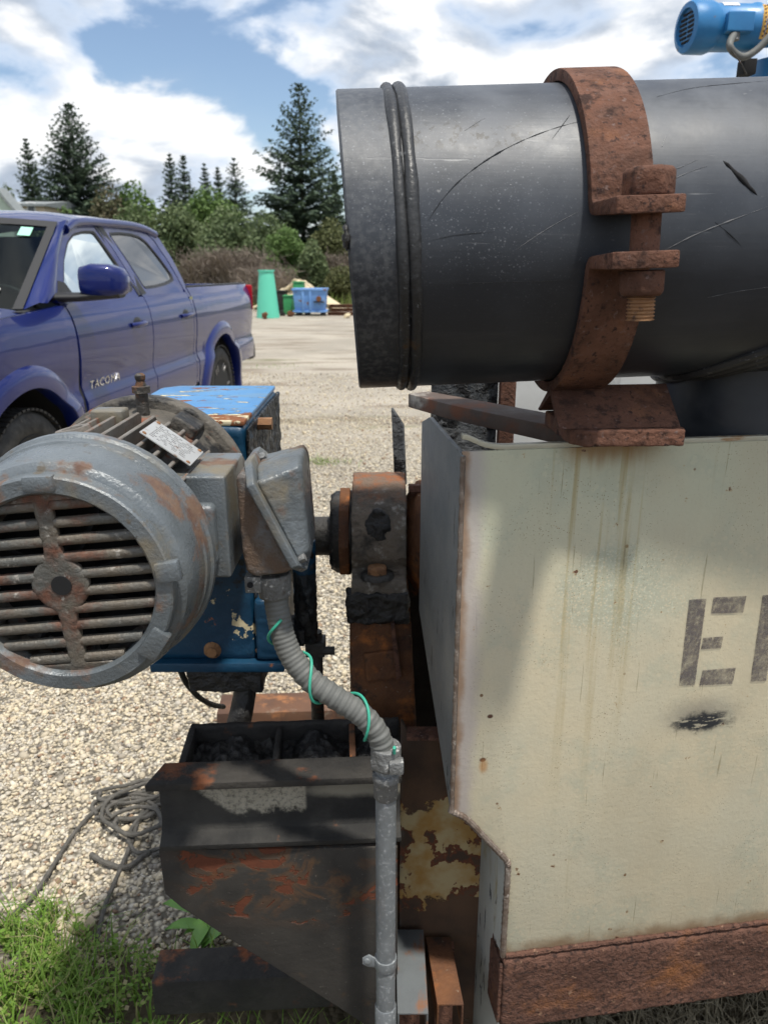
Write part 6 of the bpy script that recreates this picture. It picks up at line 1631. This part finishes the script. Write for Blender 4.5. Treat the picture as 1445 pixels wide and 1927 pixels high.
# ------------------------------------------------------------------ trees
def leaf_mat(name, c1, c2, c3, trans=0.25):
    t = NT(name, 0.6, spec=0.25)
    rn = t.n.new('ShaderNodeNewGeometry').outputs['Random Per Island']
    big = t.noise(0.45, 3)
    c = t.mix(t.mr(big, 0.35, 0.65), t.mix(rn, c1, c2), t.mix(rn, c2, c3))
    t.done(c)
    tl = t.n.new('ShaderNodeBsdfTranslucent'); mx = t.n.new('ShaderNodeMixShader'); mx.inputs[0].default_value = trans
    t.l.new(c, tl.inputs['Color']); t.l.new(t.p.outputs[0], mx.inputs[1]); t.l.new(tl.outputs[0], mx.inputs[2]); t.l.new(mx.outputs[0], t.out.inputs['Surface'])
    return t.mat
M['spruce'] = leaf_mat('spruce_needles', (0.050, 0.078, 0.056), (0.070, 0.102, 0.066), (0.095, 0.13, 0.076), 0.25)
M['bark'] = weather('bark', (0.07, 0.055, 0.04), (0.11, 0.09, 0.07), [], rough=0.9, bump=0.6, bscale=14)
M['leaf_a'] = leaf_mat('green_leaves', (0.10, 0.14, 0.065), (0.135, 0.175, 0.08), (0.17, 0.21, 0.10))
M['leaf_b'] = leaf_mat('bright_leaves', (0.10, 0.17, 0.05), (0.125, 0.20, 0.06), (0.16, 0.235, 0.08))
M['leaf_c'] = leaf_mat('olive_leaves', (0.10, 0.115, 0.045), (0.13, 0.14, 0.06), (0.165, 0.165, 0.08))
M['leaf_d'] = leaf_mat('reddish_leaves', (0.10, 0.085, 0.055), (0.13, 0.11, 0.065), (0.11, 0.135, 0.065))
M['dead'] = leaf_mat('dead_twigs', (0.16, 0.13, 0.105), (0.22, 0.18, 0.145), (0.27, 0.225, 0.18), 0.05)
def quads_obj(name, P, mat, parent):
    """P: (n,4,3) array of quads"""
    n = len(P); me = bpy.data.meshes.new(name)
    me.vertices.add(n*4); me.vertices.foreach_set('co', P.reshape(-1).astype(np.float32))
    me.loops.add(n*4); me.loops.foreach_set('vertex_index', np.arange(n*4, dtype=np.int32))
    me.polygons.add(n); me.polygons.foreach_set('loop_start', (np.arange(n)*4).astype(np.int32))
    me.update(calc_edges=True)
    me.materials.append(mat); ob = bpy.data.objects.new(name, me); COL.objects.link(ob); ob.parent = parent
    return ob
def spruce(label, px, py_top, Y, wpx, seed, thin=1.0, z0=0.4, levels=34, big=1.0):
    rg = np.random.default_rng(seed); top = pix(px, py_top, Y); h = top.z; rad = wpx*1.28/2/FPX*Y
    T = thing('spruce_tree', label, 'tree', (top.x, Y, 0), 0, 'spruce trees beyond the yard')
    tr = MB().cyl((0, 0, 0), (0, 0, h*0.985), 0.030*h**0.8*0.55 + 0.08, 0.02, n=8)
    build('trunk', tr, M['bark'], T, local=True)
    Q = []
    for lv in range(levels):
        f = (lv + rg.uniform(-0.25, 0.25))/levels; f = min(0.985, max(0, f)); z = z0 + (h - z0)*f
        Lr = rad*((1 - f)**0.80*(1.0 if f > 0.12 else 0.75 + 2*f) + 0.008)*(1 + 0.22*mnoise.noise(V((f*9, seed, 0))))
        nb = int((8 + 12*(1-f))*thin) + 3; a0 = rg.uniform(0, 6.28)
        for b in range(nb):
            a = a0 + 6.283*b/nb + rg.normal(0, 0.22); Lb = Lr*rg.uniform(0.55, 1.18)*(1 + 0.28*mnoise.noise(V((math.cos(a)*1.5, math.sin(a)*1.5 + seed*3, f*3))))
            if rg.random() < 0.10: Lb *= 0.5
            d = np.array([np.cos(a), np.sin(a), 0]); s = np.array([-np.sin(a), np.cos(a), 0]); up = np.array([0, 0, 1.0])
            rise = rg.uniform(0.05, 0.35) + 0.55*f; droop = rg.uniform(0.30, 0.60)*(1-f)
            ns = max(3, int(Lb/(0.20*big)))
            for k in range(ns):
                u = (k + rg.uniform(0.2, 0.8))/ns
                if u < 0.12: continue
                c = d*Lb*u + up*(z + Lb*(rise*u - droop*u*u + 0.12*u**3)) + s*rg.normal(0, 0.05)
                w = (0.20 + 0.34*(1-abs(u-0.45))*min(1.0, Lb/1.5))*big*(1.15 - 0.75*f)
                for side in (-1, 1):
                    dirn = d*rg.uniform(0.35, 0.8) + s*side*rg.uniform(0.6, 1.0) + up*rg.uniform(-0.55, 0.02); dirn /= np.linalg.norm(dirn)
                    ln = w*rg.uniform(0.8, 1.5); th_ = np.cross(dirn, up); th_ /= np.linalg.norm(th_) + 1e-9; th_ = (th_*rg.uniform(0.07, 0.13) + up*rg.uniform(-0.07, 0.04))*big*(1.1 - 0.6*f)
                    Q.append([c - th_, c + th_, c + dirn*ln + th_*0.25, c + dirn*ln - th_*0.35])
                if u > 0.35:
                    hg = rg.uniform(0.15, 0.42)*(1-f*0.6)*big; ww = s*rg.uniform(0.04, 0.09) + d*rg.uniform(0.02, 0.08)
                    Q.append([c - ww, c + ww, c + ww*0.3 - up*hg, c - ww*0.3 - up*hg])
    quads_obj('crown', np.array(Q), M['spruce'], T)
    return T
spruce('broad dark spruce at the left, behind the truck roof', 128, 190, 58, 172, 1, 1.15, z0=1.0, levels=40)
spruce('slimmer spruce left of the broad dark spruce', 48, 256, 62, 78, 2, 0.9, z0=1.0)
spruce('tall ragged spruce beside the pipe end', 562, 152, 55, 186, 3, 0.85, z0=0.6, levels=38)
spruce('small spruce tucked right of the tall ragged spruce', 628, 318, 60, 70, 4, 0.8)
for k, (px, py, w) in enumerate(((318, 283, 62), (344, 286, 66), (384, 303, 52), (409, 309, 46), (440, 294, 80))):
    lb = ('leftmost of the five distant small spruces', 'second from left of the five distant small spruces', 'middle one of the five distant small spruces', 'fourth from left of the five distant small spruces', 'rightmost of the five distant small spruces')[k]
    spruce(lb, px, py, 88 + 3*k, w, 10 + k, 0.8, z0=2.0, levels=26, big=1.5)

def leafy(name, label, cat, px, py_top, Y, wpx, mat, seed, n=3600, base=0.0, leaf=0.16, group=None, flat=0.8, stems=4):
    rg = np.random.default_rng(seed); top = pix(px, py_top, Y); h = top.z; rx = wpx/2/FPX*Y
    T = thing(name, label, cat, (top.x, Y, 0), 0, group)
    st_ = MB(); rs = random.Random(seed)
    for k in range(stems):
        a_ = rs.uniform(0, 6.28); r_ = rs.uniform(0.1, 0.5)*rx
        st_.tube([V((0.1*math.cos(a_), 0.1*math.sin(a_), 0)), V((r_*0.4*math.cos(a_), r_*0.4*math.sin(a_), h*0.35)), V((r_*math.cos(a_), r_*math.sin(a_), h*0.8))], [0.03*h**0.5, 0.022*h**0.5, 0.008], 6)
    build('trunk', st_, M['bark'], T, local=True)
    lobes = []
    nl = 20
    for k in range(nl):
        a = rg.uniform(0, 6.283); f = rg.uniform(0.12, 0.9); r = rx*(0.62 if f < 0.6 else 0.42)*np.sqrt(rg.random())
        lobes.append((np.array([r*np.cos(a), r*np.sin(a)*flat, h*(0.2 + 0.58*f)]), rx*rg.uniform(0.20, 0.42), h*rg.uniform(0.10, 0.22)))
    lobes.append((np.array([0, 0, h*0.78]), rx*0.40, h*0.22))
    Q = []
    n = int(n*2.4); leaf *= 0.70
    per = n//len(lobes)
    for c, rr_, hh_ in lobes:
        v = rg.normal(size=(per, 3)); v /= np.linalg.norm(v, axis=1)[:, None]
        rad_ = 1 - 0.55*rg.random(per)**2.2 + rg.normal(0, 0.07, per)
        p = c + v*rad_[:, None]*np.array([rr_, rr_, hh_])
        p[:, 2] = np.maximum(p[:, 2], base + 0.05)
        nrm = v*0.5 + rg.normal(size=(per, 3))*0.7; nrm /= np.linalg.norm(nrm, axis=1)[:, None]
        t1 = np.cross(nrm, rg.normal(size=(per, 3))); t1 /= np.linalg.norm(t1, axis=1)[:, None]; t2 = np.cross(nrm, t1)
        sz = leaf*rg.uniform(0.6, 1.4, per)[:, None]
        Q.append(np.stack([p - t1*sz, p - t2*sz*0.7, p + t1*sz, p + t2*sz*0.7], 1))
    quads_obj('crown', np.concatenate(Q), M[mat], T)
    return T
G = 'broadleaf bushes beyond the yard'
leafy('leafy_tree', 'bright green round tree rising between the spruces', 'tree', 250, 338, 60, 120, 'leaf_b', 31, 3400, leaf=0.20)
leafy('leafy_tree', 'bright green tree below the small distant spruces', 'tree', 392, 350, 60, 150, 'leaf_b', 32, 4200, leaf=0.20)
leafy('leafy_tree', 'brownish leafy tree right of the broad spruce', 'tree', 200, 345, 50, 130, 'leaf_d', 33, 3800, leaf=0.15)
leafy('bush', 'dark green bush in the middle of the hedge, left of the tall spruce', 'bush', 330, 378, 44, 170, 'leaf_a', 34, 6000, leaf=0.13, group=G)
leafy('bush', 'dark green bush above the truck bed', 'bush', 430, 388, 42, 200, 'leaf_a', 35, 6500, leaf=0.13, group=G)
leafy('bush', 'green bush right above the truck roof', 'bush', 250, 382, 44, 150, 'leaf_a', 36, 4800, leaf=0.13, group=G)
leafy('bush', 'dark green bush under the tall ragged spruce', 'bush', 500, 398, 40, 130, 'leaf_a', 37, 5000, leaf=0.12, group=G)
leafy('bush', 'light green bush behind the teal cone', 'bush', 540, 425, 33, 120, 'leaf_b', 38, 5600, leaf=0.085, group=G)
leafy('bush', 'olive green bush beside the open pipe end', 'bush', 625, 410, 35, 130, 'leaf_c', 39, 6000, leaf=0.09, group=G)
leafy('bush', 'low yellow green bush right of the hopper, at the pipe edge', 'bush', 640, 500, 30, 100, 'leaf_c', 40, 3600, leaf=0.07, group=G)
leafy('bush', 'small bright bush above the teal cone', 'bush', 588, 450, 31, 80, 'leaf_a', 46, 3600, leaf=0.08, group=G)
leafy('bush', 'dark bush hidden behind the pipe and the tall spruce', 'bush', 700, 420, 42, 160, 'leaf_a', 47, 4200, leaf=0.13, group=G)
leafy('bush', 'pale green bush at the far left edge behind the house', 'bush', 12, 345, 66, 60, 'leaf_a', 41, 1800, leaf=0.2, group=G)
leafy('bush', 'yellow green bush at the foot of the broad spruce', 'bush', 122, 385, 47, 60, 'leaf_b', 42, 2200, leaf=0.12, group=G)
leafy('bush', 'dark bush behind the truck cab at the left', 'bush', 60, 398, 48, 160, 'leaf_a', 43, 3600, leaf=0.14, group=G)
# leafless thickets: arching twigs
def thicket(label, px, py_top, Y, wpx, seed, n=1700):
    rg = np.random.default_rng(seed); top = pix(px, py_top, Y); h = top.z; rx = wpx/2/FPX*Y
    T = thing('thicket', label, 'bush', (top.x, Y, 0), 0, 'leafless brown thickets'); Q = []
    for k in range(n):
        x = rg.normal(0, 0.42)*rx; x = np.clip(x, -rx*1.05, rx*1.05); y = rg.uniform(-0.9, 0.9); a = rg.uniform(0, 6.283)
        hh_ = h*(1 - 0.55*(x/rx)**2)*rg.uniform(0.65, 1.06); ln = rg.uniform(0.1, 0.7)*hh_
        p = np.array([x, y, 0.0]); d = np.array([np.cos(a), np.sin(a), 0]); wv = np.array([-np.sin(a), np.cos(a), 0])*rg.uniform(0.010, 0.022) + np.array([0.012, 0, 0])
        prev = p; segs_ = 4
        for i in range(1, segs_+1):
            f = i/segs_; q = p + d*ln*f*f + np.array([0, 0, hh_*(f - 0.12*f*f)]); w0_, w1_ = wv*(1 - (i-1)/segs_*0.7), wv*(1 - f*0.7)
            Q.append([prev - w0_, prev + w0_, q + w1_, q - w1_])
            if i > 1:
                for _ in range(2):
                    e = q + rg.normal(0, 0.16, 3); wv2 = np.array([0.008, 0, 0.008]); Q.append([q - wv2, q + wv2, e + wv2*0.4, e - wv2*0.4])
            prev = q
    quads_obj('twigs', np.array(Q), M['dead'], T)
thicket('leafless brown thicket behind the truck bed', 425, 462, 31, 210, 61)
thicket('low brown thicket left of the teal cone', 500, 500, 29, 110, 62, 900)
thicket('brown weedy thicket between olive bush and pipe end', 655, 470, 33, 90, 63, 700)
t = NT('verge_grass', 0.8); M['verge'] = leaf_mat('verge_grass', (0.10, 0.15, 0.03), (0.14, 0.19, 0.045), (0.20, 0.20, 0.08))
rg = np.random.default_rng(71); n = 9000
p = np.stack([rg.uniform(-22, 3, n), rg.uniform(27.5, 37, n), np.zeros(n)], 1); a = rg.uniform(0, 6.283, n); hgt = rg.uniform(0.15, 0.55, n)
wv = np.stack([np.cos(a), np.sin(a), np.zeros(n)], 1)*0.03; ln = np.stack([rg.normal(0, .1, n), rg.normal(0, .1, n), hgt], 1)
vo = quads_obj('verge', np.stack([p - wv, p + wv, p + ln + wv*.2, p + ln - wv*.2], 1), M['verge'], None)
tag(vo, 'rough tall grass along the far edge of the yard', 'grass', kind='stuff')

# ------------------------------------------------------------------ houses at the left
M['siding'] = weather('cream_siding', (0.62, 0.50, 0.37), (0.56, 0.46, 0.35), [], rough=0.8, bump=0.1, bscale=3)
M['roofing'] = weather('grey_shingle', (0.20, 0.22, 0.23), (0.26, 0.28, 0.28), [], rough=0.9, bump=0.4, bscale=6)
M['siding_green'] = weather('pale_green_siding', (0.52, 0.60, 0.52), (0.48, 0.56, 0.49), [], rough=0.8, bump=0.1, bscale=3)
M['pane'] = NT('house_glass', 0.1).done((0.06, 0.07, 0.08))
M['white'] = NT('white_trim', 0.6).done((0.75, 0.75, 0.73))
YH = 52
def house(label, px0, px1, py_eave, py_ridge, Y, wall, roofmat, wins, dep=7.0):
    a_, b_ = pix(px0, py_eave, Y), pix(px1, py_eave, Y); zr = pix(px0, py_ridge, Y + dep/2).z
    T = thing('house', label, 'house', ((a_.x+b_.x)/2, Y, 0))
    build('wall', MB().box((a_.x, Y, 0), (b_.x, Y + dep, a_.z)), M[wall], T)
    mb = MB().prism([V((a_.x - 0.2, Y - 0.25, a_.z)), V((a_.x - 0.2, Y + dep/2, zr)), V((a_.x - 0.2, Y + dep + 0.25, a_.z)), V((a_.x - 0.2, Y + dep + 0.25, a_.z - 0.14)), V((a_.x - 0.2, Y - 0.25, a_.z - 0.14))], V((b_.x - a_.x + 0.4, 0, 0)))
    build('roof', mb, M[roofmat], T, smooth=None)
    for (px, py, w, h) in wins:
        q = pix(px, py, Y)
        wn_ = build('window', MB().box((q.x - w/2, Y - 0.05, q.z - h/2), (q.x + w/2, Y - 0.002, q.z + h/2)), M['white'], T)
        build('pane', MB().box((q.x - w/2 + 0.08, Y - 0.06, q.z - h/2 + 0.08), (q.x + w/2 - 0.08, Y - 0.045, q.z + h/2 - 0.08)), M['pane'], wn_)
    return T
house('cream sided house behind the truck roof at the far left', 14, 84, 384, 379, YH, 'siding', 'roofing', [(32, 392, 0.55, 0.75), (60, 392, 0.55, 0.75), (46, 408, 0.55, 0.9)])
# nearer pale green gable cut by the picture edge
gq = [pix(x, y, 45) for x, y in ((-60, 470), (24, 470), (24, 396), (-6, 362), (-60, 330))]
hg = thing('house', 'pale green house with grey roof cut by the left picture edge', 'house', (gq[0].x + 1, 45, 0))
gq[0].z = gq[1].z = 0
build('wall', MB().prism(gq, V((0, 1.2, 0))), M['siding_green'], hg, smooth=None)
ra, rb = pix(27, 400, 44.8), pix(-6, 360, 44.8)
build('roof', MB().prism([ra, rb, rb + V((0, 0, 0.22)), ra + V((0.12, 0, 0.1))], V((0, 1.3, 0))), M['roofing'], hg, smooth=None)
